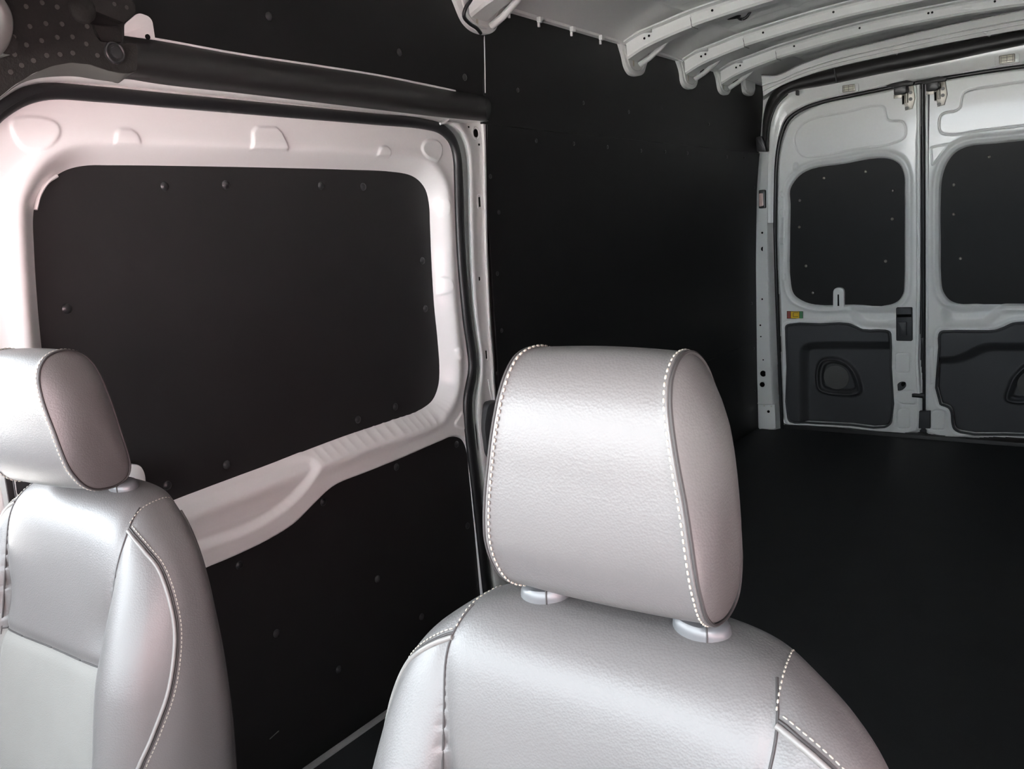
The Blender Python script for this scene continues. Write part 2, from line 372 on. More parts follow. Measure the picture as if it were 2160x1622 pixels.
GRV = np.array([onx(q, 0.0)[1:] for q in spl([(672, 962), (760, 930), (860, 900), (925, 880)], 5)])
EMB = [[(22, 255), (45, 246), (100, 250), (122, 262), (126, 282), (100, 312), (60, 318), (35, 300)], [(238, 306), (241, 280), (250, 272), (275, 272), (287, 282), (297, 308)],
       [(526, 316), (531, 275), (540, 267), (582, 268), (594, 280), (606, 318)], [(793, 330), (796, 315), (803, 308), (813, 308), (820, 316), (822, 332)],
       [(888, 318), (892, 302), (903, 295), (920, 296), (931, 308), (930, 328), (921, 341), (908, 337), (896, 331)],
       [(932, 418), (942, 418), (948, 432), (946, 452), (936, 456)], [(940, 582), (950, 588), (955, 605), (950, 618), (938, 624)],
       [(960, 738), (965, 733), (971, 735), (975, 745), (974, 755), (968, 758), (963, 752)], [(975, 866), (958, 893), (962, 900), (980, 907), (982, 890)]]
emb = [np.array([onx(q, 0.0)[1:] for q in (spl(e, 4, True) if k in (0, 4, 7) else fillet(e, 4, 3))]) for k, e in enumerate(EMB)]
def hdoor(U, V):
    h = np.zeros_like(U)
    d = sdf(U, V, win); t = np.clip((.050 - d) / .064, 0, 1); h -= .050 * (t * t * (3 - 2 * t))
    dl = sdf(U, V, lowp); h -= .024 * sst(-dl, -.006, .006)
    dp = sdf(U, V, pock); h -= .016 * sst(-dp, -.004, .022)
    for e, dep in zip(emb, (.004, .0035, .006, .005, .006, .003, .003, .004, .004)):
        h += dep * sst(-sdf(U, V, e), -.002, .0035)
    best = np.full(U.shape, 1e9)
    for p in GRV[::1]: best = np.minimum(best, np.hypot(U - p[0], V - p[1]))
    h -= .006 * (1 - sst(best, .0, .035))
    # convex crest of the window frame
    h += .006 * np.exp(-((d - .055) / .02) ** 2)
    return h
douter = np.array([onx(q, .0)[1:] for q in spl(seal, 4)])
dkeep = np.concatenate([douter + [0, 0], [[2.3, -.30], [.62, -.30]]])
sheet('door_skin', np.linspace(.60, 2.31, 520), np.linspace(-.30, 1.60, 560), hdoor, lambda u, v, h: (h, u, v), 'white', door, dkeep)
def grow(poly, r):
    P = np.array(poly); T = np.roll(P, -1, 0) - np.roll(P, 1, 0); N_ = np.stack([T[:, 1], -T[:, 0]], 1); N_ /= np.linalg.norm(N_, axis=1)[:, None] + 1e-9
    area = 0.5 * np.sum(P[:, 0] * np.roll(P[:, 1], -1) - np.roll(P[:, 0], -1) * P[:, 1])
    return P + N_ * r * (1 if area > 0 else -1)
wp = plate('window_panel', [(XWIN, a, b) for a, b in grow(win, .006)], (1, 0, 0), .006, 'board', door)
lp = plate('lower_panel', [(XLOW, a, b) for a, b in lowp], (1, 0, 0), .008, 'board', door)
for p in ((347, 393), (476, 390), (677, 392), (766, 394), (891, 550), (897, 651), (834, 858), (755, 885), (141, 651), (478, 980), (353, 1024)): rivet(onx(p, XWIN), (1, 0, 0), wp)
for p in ((963, 937), (836, 985), (682, 1059), (986, 1109), (505, 1192), (796, 1221), (889, 1301), (583, 1336), (714, 1412)): rivet(onx(p, XLOW), (1, 0, 0), lp)
tube('panel_scratch', [onx(q, XLOW + .0008) for q in [(569, 1559), (580, 1549), (588, 1542)]], .0012, 'pipe', lp, seg=6)
# handle cup at the front end of the belt line
plate('handle_tab', [onx(q, .012) for q in fillet([(268, 978), (298, 980), (308, 1000), (310, 1030), (262, 1030)], 12)], (1, 0, 0), .05, 'white', door, .004)
tube('window_inner_flange', [onx(q, -.030) for q in spl([(75, 442), (84, 410), (101, 384), (120, 371)], 6)], .0055, 'white', door, rv=.0035)

# ---- ceiling
def hroof(U, V):
    z = bowz(U) + .065
    z -= .006 * (sst(np.abs(((V * 6.0) % 1.0) - .5), .16, .24)) * sst(U, .30, .36) * (1 - sst(U, 1.45, 1.5))
    z -= .008 * (1 - sst(np.abs(U - .33), .008, .02))
    z -= .008 * (1 - sst(np.abs(U - .62), .008, .02))
    return z
ceil = sheet('ceiling', np.linspace(-.02, 1.80, 160), np.linspace(.70, 5.06, 260), hroof, lambda u, v, h: (u, v, h), 'white')
tagobj(ceil, 'bare white metal van roof with cross ribs', 'ceiling', kind='structure')
mo = ceil.modifiers.new('thick', 'SOLIDIFY'); mo.thickness = .01; mo.offset = 1
box('outer_roof', (-.20, .36, 2.15), (1.86, 5.28, 2.18), 'white', ceil, .005)
# side rail
prof = [(.030, 1.955), (.064, 1.940), (.072, 1.944), (.074, 1.965), (.088, 1.972), (.092, 1.990), (.120, 1.998), (.126, 2.02), (.10, 2.06)]
rail = loft('roof_rail', [[(x, y, z) for x, z in prof] for y in np.linspace(.8, 4.95, 12)], 'white', ceil, angle=25)
for p in ((1075, 20), (1138, 40), (1207, 60), (1268, 78)):
    q = onx(p, .078); bm = bmesh.new()
    bbox(bm, q + np.array([-.006, -.010, -.012]), q + np.array([.010, .010, .006]), .003)
    bbox(bm, q + np.array([-.008, -.004, -.026]), q + np.array([.000, .004, -.010]), .002)
    mkbm('trim_clip', bm, 'white', rail)
def bow(y, nearflange=.0, tongue=True, wt=.11, first=False):
    root = None
    xs = np.linspace(.075, 1.70, 70); rows = []
    for x in xs:
        zb = float(bowz(x)); k = 1 - sst(np.array(x), .08, .26); k2 = sst(np.array(x), 1.52, 1.70)
        hh = .048 + .012 * float(k + k2); hw = .034 + .010 * float(k + k2)
        sec = [(-.070, hh + .004), (-.070, hh - .002), (-hw - .006, hh - .004), (-hw, hh - .012), (-hw + .002, .008), (-hw + .010, .0), (hw - .010, 0), (hw - .002, .008), (hw, hh - .012), (hw + .006, hh - .004), (.070, hh - .002), (.070, hh + .004)]
        rows.append([(x, y + a, zb + b) for a, b in sec])
    b = loft('roof_bow', rows, 'white', ceil, closed=True, capends=True, angle=30)
    # bracket sleeve over the bow end
    for xa, xb in ((.078, .345), (1.43, 1.695)):
        rows2 = []
        for x in np.linspace(xa, xb, 16):
            zb = float(bowz(x)); k = float(1 - sst(np.array(x), .08, .26) + sst(np.array(x), 1.52, 1.70)); hh = .052 + .012 * k; hw = .037 + .010 * k
            rows2.append([(x, y + a_, zb - .003 + c_) for a_, c_ in ((-.062, hh), (-.062, hh - .004), (-hw - .004, hh - .006), (-hw, hh - .016), (-hw + .001, .008), (-hw + .009, 0), (hw - .009, 0), (hw, .008), (hw, hh - .016), (.062, hh - .004), (.062, hh))])
        loft('bow_bracket', rows2, 'white', b, closed=True, capends=True, angle=30)
    tube('bracket_joint', [(.34, y - .036, float(bowz(.34)) + .048), (.345, y - .0362, float(bowz(.345)) + .02), (.345, y - .03, float(bowz(.345)) + .0), (.345, y + .03, float(bowz(.345)))], .0012, 'grey', b, seg=6)
    for xx in (.155, .175, .43, .72, 1.0, 1.015, 1.25):
        disc('bow_hole', (xx, y - (.046 if xx < .2 else .0345), float(bowz(xx)) + .030), (0, -1, .08), .0045, 'hole', b)
    # gusset rib under the bow end
    tube('gusset', [(.075, y + .070, 1.878), (.12, y + .072, 1.900), (.18, y + .064, float(bowz(.18)) + .004), (.215, y + .05, float(bowz(.215)) + .02)], .011, 'white', b, rv=.014)
    tube('gusset', [(.070, y - .052, 1.962), (.12, y - .058, 1.978), (.19, y - .055, float(bowz(.19)) + .046)], .006, 'white', b, rv=.012)
    return b
def tongue(px, parent=ceil, slot=None, X=.066):
    P = spl(px, 4, True); q = [onx(p, X + .10 * max(0, onx(p, X)[2] - 1.91)) for p in P]
    t = plate('bow_tongue', q, (1, 0, 0), .022, 'white', parent, .004)
    c = np.mean([onx(p, X + .001) for p in px], 0); inner = [c + (onx(p, X + .0015) - c) * .74 for p in P]
    tube('tongue_bead', inner, .0045, 'white', t, seg=6, closed=True)
    if slot: disc('tongue_slot', onx(slot, X + .002), (1, 0, 0), .004, 'lens', t, .015)
    return t
for yb in (3.335, 3.90, 4.33): bow(yb)
tongue([(1309, 84), (1311, 100), (1316, 118), (1324, 144), (1334, 157), (1349, 160), (1358, 156), (1364, 140), (1372, 113), (1374, 100), (1340, 84)], slot=(1336, 132))
tongue([(1431, 122), (1434, 138), (1438, 153), (1442, 173), (1449, 184), (1461, 188), (1469, 183), (1474, 164), (1480, 142), (1481, 130), (1455, 120)], slot=(1451, 164))
tongue([(1511, 146), (1514, 162), (1517, 177), (1521, 191), (1527, 198), (1536, 200), (1541, 194), (1546, 176), (1550, 158), (1530, 146)], slot=(1526, 182))
tongue([(1567, 160), (1568, 172), (1569, 184), (1573, 197), (1580, 201), (1587, 202), (1592, 196), (1594, 178), (1595, 164), (1580, 158)])
bow(2.30)
tongue([(946, -40), (956, -14), (962, 2), (970, 23), (983, 47), (1002, 64), (1030, 72), (1044, 66), (1053, 50), (1064, 20), (1072, -6), (1078, -40)], slot=(1006, 42))
bow(1.55)

# ---- rear frame: pillar, header, cable cover
back = mk('wall_back', [(-.2, 5.20, -.1), (1.88, 5.20, -.1), (1.88, 5.07, 2.18), (-.2, 5.07, 2.18), (-.2, 5.23, -.1), (1.88, 5.23, -.1), (1.88, 5.10, 2.18), (-.2, 5.10, 2.18)],
          [(3, 2, 1, 0), (4, 5, 6, 7), (0, 1, 5, 4), (1, 2, 6, 5), (2, 3, 7, 6), (3, 0, 4, 7)], 'rubber', smooth=False)
tagobj(back, 'white rear frame of the van around the two back doors', 'wall', kind='structure')
pl_ = [(1606, 150), (1608, 240), (1607, 323), (1600, 430), (1593, 540), (1592, 620), (1593, 720), (1597, 830), (1601, 906)]
pm_ = [(1634, 150), (1632, 240), (1624, 323), (1620, 430), (1620, 540), (1622, 620), (1625, 720), (1630, 830), (1634, 906)]
pr_ = [(1662, 150), (1650, 240), (1637, 323), (1634, 430), (1636, 540), (1639, 620), (1643, 720), (1647, 830), (1652, 906)]
A = [spl(q, 8) for q in (pl_, pm_, pr_)]; rows = []
for (i, j, t, Y) in ((0, 1, -.6, 5.03), (0, 1, 0, 4.985), (0, 1, .08, 4.975), (0, 1, .80, 4.968), (0, 1, .93, 4.962), (0, 1, 1.0, 4.966), (1, 2, .15, 4.985), (1, 2, .9, 5.03), (1, 2, 1.0, 5.06)):
    rows.append([ony(a * (1 - t) + b * t, Y) for a, b in zip(A[i], A[j])])
dpil = loft('rear_pillar', rows, 'white', back, angle=50)
for p, r_ in (((1608, 491), .006), ((1610, 525), .013), ((1608, 631), .005), ((1604, 686), .005), ((1605, 710), .004), ((1610, 759), .004), ((1610, 788), .018), ((1608, 811), .015), ((1620, 868), .008), ((1622, 894), .005)):
    disc('pillar_hole', ony(p, 4.972), (0, -1, 0), r_, 'hole', dpil)
tube('pillar_fold', [ony(q, 4.968) for q in ((1598, 851), (1612, 851), (1628, 852))], .003, 'white', dpil, seg=6)
plate('pillar_foot', [ony(q, 4.958) for q in ((1599, 853), (1634, 853), (1636, 903), (1601, 905))], (0, -1, 0), .03, 'white', dpil, .003)
for p in ((1612, 856), (1627, 857), (1621, 868)): disc('pillar_hole', ony(p, 4.957), (0, -1, 0), .004 if p[1] < 860 else .008, 'hole' if p[1] > 860 else 'lens', dpil)
plate('striker_cover', [ony(q, 5.02) for q in ((1636, 768), (1645, 768), (1648, 833), (1639, 833))], (0, -1, 0), .03, 'trim', dpil, .003)
# header band with lamps
hl = [(1634, 470), (1634, 400), (1637, 330), (1645, 286), (1660, 249), (1690, 227), (1740, 210), (1800, 197), (1868, 183), (1944, 169), (2010, 159), (2160, 137), (2300, 122), (2420, 116)]
hu = [(1622, 470), (1622, 400), (1624, 320), (1629, 270), (1639, 228), (1661, 199), (1705, 187), (1770, 173), (1850, 157), (1930, 142), (2000, 129), (2160, 96), (2300, 72), (2420, 58)]
a_, b_ = spl(hl, 8), spl(hu, 8)
rows = [[ony(a * (1 - t) + b * t, Y) for a, b in zip(a_, b_)] for t, Y in ((-.18, 5.06), (0, 5.0), (.05, 4.965), (.16, 4.950), (.5, 4.945), (.80, 4.935), (.95, 4.935), (1.2, 4.93))]
head = loft('door_header', rows, 'white', back, angle=60)
# rubber line round the door opening
gp = spl([(1650, 905), (1645, 790), (1641, 690), (1638, 600), (1635, 480), (1636, 400), (1639, 335), (1647, 290), (1662, 253), (1692, 231), (1740, 214), (1800, 201), (1868, 187), (1944, 173), (2010, 162), (2160, 140), (2300, 126), (2420, 120)], 8)
tube('door_seal', [onrear(q, -.035) for q in gp], .010, 'rubber', back, seg=8, up=(0, 1, 0))
# black cable cover, hoop over the opening
cl = [(1617, 318), (1619, 290), (1624, 255), (1637, 222), (1660, 198), (1690, 188), (1725, 182), (1770, 173), (1850, 156), (1930, 141), (2000, 127), (2160, 94), (2300, 70), (2420, 56)]
cu = [(1607, 318), (1608, 290), (1611, 245), (1622, 208), (1643, 182), (1675, 165), (1712, 154), (1762, 141), (1850, 121), (1930, 104), (2000, 91), (2160, 62), (2300, 42), (2420, 30)]
a_, b_ = spl(cl, 8), spl(cu, 8)
tr2 = loft('trim_2', [[ony(a * (1 - t) + b * t, Y) for a, b in zip(a_, b_)] for t, Y in ((-.05, 4.94), (0, 4.90), (.12, 4.875), (.35, 4.86), (.62, 4.86), (.85, 4.87), (1, 4.89), (1.05, 4.93))], 'trim', None, angle=60)
tagobj(tr2, 'black cable cover arching over the rear doors', 'trim', kind='structure')
tube('cover_joint', [ony(q, 4.855) for q in ((1759, 142), (1762, 158), (1765, 174))], .004, 'rubber', tr2, seg=6)
tube('cover_edge', [ony(q, 4.872) for q in spl([(1618, 318), (1620, 290), (1626, 255), (1639, 222), (1662, 198)], 6)], .004, 'rubber', tr2, seg=6)
plate('cable_boot', [ony(q, 4.84) for q in fillet([(1593, 290), (1606, 286), (1612, 300), (1616, 320), (1596, 320)], 4)], (0, -1, 0), .05, 'rubber', tr2, .006)
plate('cable_boot', [ony(q, 4.85) for q in fillet([(1678, 190), (1684, 190), (1684, 201), (1678, 201)], 2)], (0, -1, 0), .02, 'rubber', tr2, .002)
# layered roof end rail between last bow and cable cover
ra = [(1608, 182), (1640, 172), (1690, 150), (1762, 127), (1850, 106), (1930, 88), (2000, 73), (2160, 42), (2300, 18), (2420, 0)]
rb = [(1610, 205), (1643, 184), (1688, 165), (1762, 143), (1850, 123), (1930, 106), (2000, 92), (2160, 63), (2300, 43), (2420, 30)]
a_, b_ = spl(rb, 8), spl(ra, 8)
loft('roof_end_rail', [[ony(a * (1 - t) + b * t, Y) for a, b in zip(a_, b_)] for t, Y in ((-.3, 4.95), (0, 4.86), (.08, 4.805), (.5, 4.800), (.56, 4.785), (.62, 4.795), (.95, 4.790), (1.05, 4.770), (1.15, 4.785), (1.9, 4.77), (2.0, 4.73), (2.1, 4.76))], 'white', back, angle=40)
for p in ((1885, 110), (2080, 72)):
    tube('rail_crimp', [ony((p[0] - 6, p[1] - 6), 4.795), ony((p[0] + 8, p[1] + 4), 4.82)], .006, 'white', back)

# ---- rear doors (heights measured from the leaning door plane towards the cargo space)
def pxs(L, o=(1580, 560), s=3.724): return [(o[0] + a / s, o[1] + b / s) for a, b in L]
def rxz(L, off=0.0, n=0, closed=True):
    L = spl(L, n, closed) if n else np.array(L); return np.array([onrear(q, off)[[0, 2]] for q in L])
def mapr(u, v, h): return (u, yrear(v) - h, v)
def rpt(xz, h=0.0): return (xz[0], yrear(xz[1]) - h, xz[1])
def rp(p, h=0.0): return onrear(p, -h)
NR = (0, -1, -LEAN)
def reardoor(name, label, outline, winpx, embpx, lowpx, innerpx, sppx, scoop, xr, sprc, ridgepx, blankpx, bumps):
    d = empty(name, (sum(xr) / 2, 5.05, .03)); tagobj(d, label, 'door', kind='structure')
    out = rxz(outline, 0, 3); winp = rxz(winpx, .018, 4); lowp_ = rxz(lowpx, -.008, 3)
    sc = rxz(scoop, 0, 4); eb = rxz(embpx, 0, 4); bl = [rxz(fillet(q, 5, 3)) for q in blankpx]; bu = [rxz(q, 0, 3) for q in bumps]
    def h(U, V):
        H = np.zeros_like(U); dw = sdf(U, V, winp)
        H += .010 * np.exp(-((dw - .028) / .013) ** 2)
        de = sdf(U, V, eb); H -= .004 * (1 - sst(np.abs(de), .0005, .0048))
        H -= .045 * sst(-sdf(U, V, sc), -.008, .050)
        dl = sdf(U, V, lowp_); H += .008 * np.exp(-((dl - .018) / .012) ** 2)
        for q in bl: H -= .0035 * (1 - sst(np.abs(sdf(U, V, q)), .0005, .0045))
        for q in bu: H += .006 * sst(-sdf(U, V, q), -.004, .008)
        H -= .040 * sst(-dw, -.011, .011)
        H -= .060 * sst(-dl, .001, .008)
        do = sdf(U, V, out); H -= .020 * sst(do, -.012, .004)
        return H
    nu = int((xr[1] - xr[0]) / .0033); sheet('door_skin', np.linspace(*xr, nu), np.linspace(.0, 1.92, 580), h, mapr, 'white', d, grow(out, .004))
    w_ = plate('window_panel', [rpt(q, -.018) for q in grow(winp, .004)], NR, .006, 'panel', d)
    inn = rxz(fillet(innerpx, 16), -.008); spo = rxz(sppx, .02, 4); spi = spo.mean(0) + (spo - spo.mean(0)) * .80; scx = rxz([sprc[0]], .03)[0]
    def hp(U, V):
        H = np.full_like(U, .016); dl = sdf(U, V, lowp_); H -= .012 * sst(dl, -.010, .0)
        H -= .045 * sst(-sdf(U, V, inn), -.004, .052)
        ds = sdf(U, V, spo); H += .020 * np.exp(-(ds / .010) ** 2); H -= .020 * sst(-sdf(U, V, spi), -.004, .010)
        return H
    lo_ = lowp_.min(0) - .01; hi_ = lowp_.max(0) + .01
    pn = sheet('lower_trim', np.linspace(lo_[0], hi_[0], 220), np.linspace(lo_[1], hi_[1], 220), hp, mapr, 'grey', d, lowp_)
    tube('trim_edge', [rpt(q, .001) for q in lowp_], .0065, 'grey', pn, seg=8, closed=True, up=(0, 1, 0))
    R_ = sprc[1]; V = [rpt(scx + np.array([math.cos(a), math.sin(a)]) * R_, -.038) for a in np.linspace(0, 2 * math.pi, 33)[:-1]]
    plate('speaker_grille', V, NR, .004, 'mesh', pn, .001)
    return d, w_, pn
LW = [(1668, 430), (1667, 402), (1673, 388), (1689, 369), (1712, 357), (1780, 346), (1851, 334), (1878, 336), (1897, 347), (1907, 370), (1908, 400), (1908, 500), (1907, 600), (1905, 618), (1896, 633), (1878, 642), (1800, 642), (1720, 642), (1693, 634), (1675, 620), (1669, 600), (1667, 500)]
L5 = lambda L: pxs(L, (1580, 160), 3.686)
d2, w2, pn2 = reardoor('door_2', 'white rear door left of the centre gap, with the coloured sticker', [(1641, 335), (1637, 430), (1638, 520), (1643, 620), (1648, 740), (1654, 896), (1700, 899), (1800, 905), (1936, 911), (1937, 750), (1937, 500), (1936, 300), (1935, 177), (1868, 190), (1800, 203), (1740, 216), (1695, 234), (1666, 256), (1650, 292)],
    LW, L5([(360, 450), (400, 390), (480, 340), (760, 282), (1010, 232), (1050, 245), (1062, 290), (1075, 335), (1100, 350), (1190, 355), (1213, 385), (1212, 470), (1160, 510), (800, 575), (480, 630), (420, 622), (375, 575), (352, 510)]),
    pxs([(288, 520), (290, 478), (315, 465), (560, 462), (780, 460), (830, 480), (890, 508), (1070, 514), (1102, 525), (1110, 570), (1112, 800), (1115, 1225), (1100, 1250), (1060, 1272), (800, 1255), (440, 1236), (320, 1226), (305, 1200), (298, 800)]),
    pxs([(395, 1400), (395, 700), (400, 650), (440, 610), (500, 598), (800, 596), (1250, 596), (1250, 1400)]),
    pxs([(545, 800), (570, 755), (620, 735), (700, 742), (780, 785), (830, 850), (858, 930), (866, 985), (845, 1005), (720, 1010), (600, 995), (555, 970), (540, 920)]),
    pxs([(770, 330), (900, 318), (1150, 318), (1200, 330), (1200, 470), (1100, 500), (920, 500), (850, 470), (800, 400)]), (.115, .890), (pxs([(682, 880)])[0], .070), None,
    [pxs([(1155, 690), (1265, 690), (1265, 840), (1155, 840)]), pxs([(1170, 1280), (1170, 1140), (1190, 1125), (1250, 1125), (1265, 1145), (1265, 1280)]), pxs([(1150, 1010), (1200, 985), (1300, 985), (1310, 1095), (1200, 1090), (1155, 1060)])],
    [L5([(345, 690), (355, 675), (380, 678), (380, 735), (350, 738)]), L5([(245, 900), (270, 900), (275, 940), (250, 945)]), L5([(240, 1040), (275, 1040), (280, 1090), (245, 1092)]), L5([(240, 1262), (275, 1262), (275, 1305), (245, 1308)]), L5([(255, 1540), (285, 1540), (285, 1590), (255, 1590)])])
RWN = [(1985, 500), (1985, 420), (1988, 375), (1998, 345), (2016, 322), (2040, 310), (2100, 303), (2160, 297), (2260, 289), (2300, 290), (2330, 305), (2345, 340), (2348, 400), (2348, 600), (2335, 630), (2310, 640), (2160, 640), (2060, 640), (2022, 640), (2003, 632), (1990, 614), (1986, 590)]
d3, w3, pn3 = reardoor('door_3', 'white rear door right of the centre gap, cut by the photo edge', [(1952, 176), (2010, 163), (2100, 150), (2200, 138), (2300, 130), (2370, 135), (2400, 170), (2412, 300), (2414, 500), (2414, 700), (2414, 935), (2250, 927), (2100, 920), (1954, 913), (1953, 700), (1952, 400)],
    RWN, L5([(1478, 340), (1500, 300), (1540, 282), (1600, 273), (1640, 245), (1652, 190), (1670, 135), (1720, 110), (1900, 80), (2138, 42), (2500, -10), (2740, -20), (2780, 60), (2780, 250), (2700, 310), (2138, 385), (1800, 425), (1530, 455), (1490, 435)]),
    pxs([(1493, 640), (1494, 545), (1510, 522), (1550, 517), (1800, 516), (1930, 513), (2000, 490), (2070, 458), (2160, 450), (2600, 448), (2780, 460), (2790, 900), (2780, 1340), (2300, 1338), (2000, 1330), (1660, 1312), (1612, 1285), (1596, 1230), (1590, 1160), (1570, 1120), (1535, 1103), (1502, 1090)]),
    pxs([(1400, 715), (1500, 712), (1620, 710), (1700, 680), (1770, 640), (1840, 612), (1920, 605), (2700, 605), (2700, 1480), (1400, 1480)]),
    pxs([(2030, 1050), (2045, 970), (2080, 890), (2140, 820), (2200, 785), (2300, 770), (2370, 800), (2390, 900), (2385, 1020), (2360, 1060), (2200, 1070), (2080, 1070)]),
    pxs([(1530, 330), (1700, 312), (2010, 305), (1985, 360), (1930, 430), (1860, 485), (1700, 498), (1570, 488), (1515, 430)]), (.905, 1.70), (pxs([(2245, 940)])[0], .078), None,
    [pxs([(1415, 635), (1445, 635), (1445, 920), (1420, 930)]), pxs([(1435, 1290), (1435, 1155), (1455, 1138), (1520, 1138), (1535, 1155), (1535, 1290)]), L5([(1412, 555), (1555, 530), (1500, 600), (1425, 700)])], [])
for p in ((1738, 376), (1826, 362), (1883, 402), (1687, 423), (1686, 479), (1882, 462), (1868, 551), (1700, 561), (1714, 618)): rivet(rp(p, -.0175), NR, w2, RIV_L)
for p in ((2086, 331), (2012, 390), (2012, 452), (2026, 545)): rivet(rp(p, -.0175), NR, w3, RIV_L)
# tab over the left rear window
tb = plate('window_tab', [rp(q, .004) for q in fillet(pxs([(660, 330), (660, 175), (745, 175), (745, 330)]), [0, 11, 11, 0])], NR, .03, 'white', d2, .003)
plate('tab_slot', [rp(q, .0055) for q in pxs([(695, 318), (695, 228), (706, 228), (708, 318)])], NR, .006, 'hole', tb)
# inside release
hs = plate('release_housing', [rp(q, .022) for q in fillet(pxs([(1153, 332), (1278, 332), (1280, 595), (1155, 593)]), 3)], NR, .05, 'grey', d2, .004)
plate('release_recess', [rp(q, .024) for q in pxs([(1160, 385), (1275, 383), (1276, 405), (1162, 407)])], NR, .004, 'hole', hs)
plate('release_lever', [rp(q, .034) for q in fillet(pxs([(1168, 445), (1235, 443), (1237, 552), (1170, 553)]), 2)], NR, .02, 'grey', hs, .004)
# oval opening with lever
plate('lever_opening', [rp(q, .004) for q in fillet(pxs([(1148, 950), (1185, 912), (1230, 915), (1236, 950), (1200, 985), (1155, 983)]), 7)], NR, .02, 'grey', d2, .002)
plate('lock_lever', [rp(q, .012) for q in fillet(pxs([(1190, 935), (1200, 915), (1228, 920), (1225, 940), (1205, 955)]), 3)], NR, .015, 'hole', d2, .002)
# centre gap pieces
plate('gap_moulding', [rp(q, -.022) for q in ((1934, 176), (1955, 174), (1957, 912), (1936, 911))], NR, .03, 'rubber', back)
tube('door_edge_bead', [rp(q, -.004) for q in ((1937, 180), (1938, 400), (1938, 600), (1936, 690), (1934, 760), (1938, 830), (1939, 905))], .010, 'white', d2, seg=8, up=(0, 1, 0))
tube('centre_seal', [rp(q, .0) for q in ((1946, 178), (1948, 500), (1949, 905))], .007, 'rubber', back, seg=8, up=(0, 1, 0))
tube('door_edge_bead', [rp(q, -.006) for q in ((1955, 178), (1956, 500), (1956, 905))], .008, 'white', d3, seg=8, up=(0, 1, 0))
plate('check_link', [rp(q, .02) for q in pxs([(1278, 1012), (1375, 1012), (1375, 1045), (1330, 1040), (1278, 1035)])], NR, .03, 'rubber', d2, .003)
plate('latch_cover', [rp(q, .03) for q in pxs([(1335, 1150), (1420, 1150), (1420, 1282), (1330, 1280)])], NR, .06, 'grey', d3, .004)
plate('striker', [rp(q, .01) for q in pxs([(1350, 568), (1368, 568), (1370, 700), (1358, 695), (1350, 630)])], NR, .03, 'rubber', d3, .002)
# ---- walls and cab that close the van behind and beside the camera
wr_ = mk('wall_right', [(1.80, .72, -.05), (1.80, 5.15, -.05), (1.80, 5.15, 2.16), (1.80, .72, 2.16), (1.83, .72, -.05), (1.83, 5.15, -.05), (1.83, 5.15, 2.16), (1.83, .72, 2.16)],
         [(3, 2, 1, 0), (4, 5, 6, 7), (0, 1, 5, 4), (1, 2, 6, 5), (2, 3, 7, 6), (3, 0, 4, 7)], 'panel', smooth=False)
tagobj(wr_, 'black lined van wall on the driver side, outside the photo', 'wall', kind='structure')
cabr = box('cab_roof', (-.12, -1.0, 1.49), (1.83, .40, 1.53), 'headliner', None, .01); tagobj(cabr, 'low dark cab headliner over the two seats, outside the photo', 'ceiling', kind='structure')  # set low and dark to keep light off the seat tops
mk('headliner_slope', [(-.12, .39, 1.50), (1.83, .39, 1.50), (1.83, .70, 1.725), (-.12, .70, 1.725), (-.12, .39, 2.14), (1.83, .39, 2.14), (1.83, .70, 2.14), (-.12, .70, 2.14)], [(0, 3, 2, 1), (4, 5, 6, 7), (0, 1, 5, 4), (1, 2, 6, 5), (2, 3, 7, 6), (3, 0, 4, 7)], 'headliner', cabr, smooth=False)
dash = box('dashboard', (-.10, -1.25, .0), (1.82, -.75, .86), 'cab', None, .06, 4); tagobj(dash, 'dark dashboard in front of the seats, behind the camera', 'dashboard', kind='structure')
pd = box('door_4', (-.10, -.75, -.10), (-.04, .60, .92), 'cab', None, .02); tagobj(pd, 'dark lower half of the passenger cab door, outside the photo', 'door', kind='structure')
dd_ = box('door_5', (1.805, -.75, -.10), (1.86, .70, .80), 'cab', None, .02); tagobj(dd_, 'dark lower half of the driver cab door, outside the photo', 'door', kind='structure')
box('window_frame', (1.81, -.70, 1.42), (1.85, .72, 2.16), 'cab', dd_, .01)
box('window_blocker', (1.81, .34, .88), (1.85, .72, 1.62), 'cab', dd_, .01)  # added panel blocks window light, as a person standing there would
box('window_frame', (-.10, -.70, 1.42), (-.05, .62, 2.16), 'cab', pd, .01)
for sx in (-.10, 1.80):
    bm = bmesh.new(); bbox(bm, (sx, -.03, -.03), (sx + .05, .03, 1.0), .01); m4 = Matrix.Translation((0, -1.25, .84)) @ Matrix.Rotation(math.radians(-27), 4, 'X')
    bmesh.ops.transform(bm, matrix=m4, verts=bm.verts); mkbm('windscreen_pillar', bm, 'cab', cabr)
gnd = mk('ground', [(-30, -30, -.65), (30, -30, -.65), (30, 30, -.65), (-30, 30, -.65)], [(0, 1, 2, 3)], 'asphalt', smooth=False); tagobj(gnd, 'grey paved ground outside the van', 'ground', kind='structure')
rwl = box('outside_tint_wall', (4.6, -6, -.65), (4.8, 6, 2.7), 'tintwall', None); tagobj(rwl, 'added red wall standing in for an unseen red object beyond the driver side', 'wall', kind='structure')  # added stand-in for an unseen red object, tints the light pink
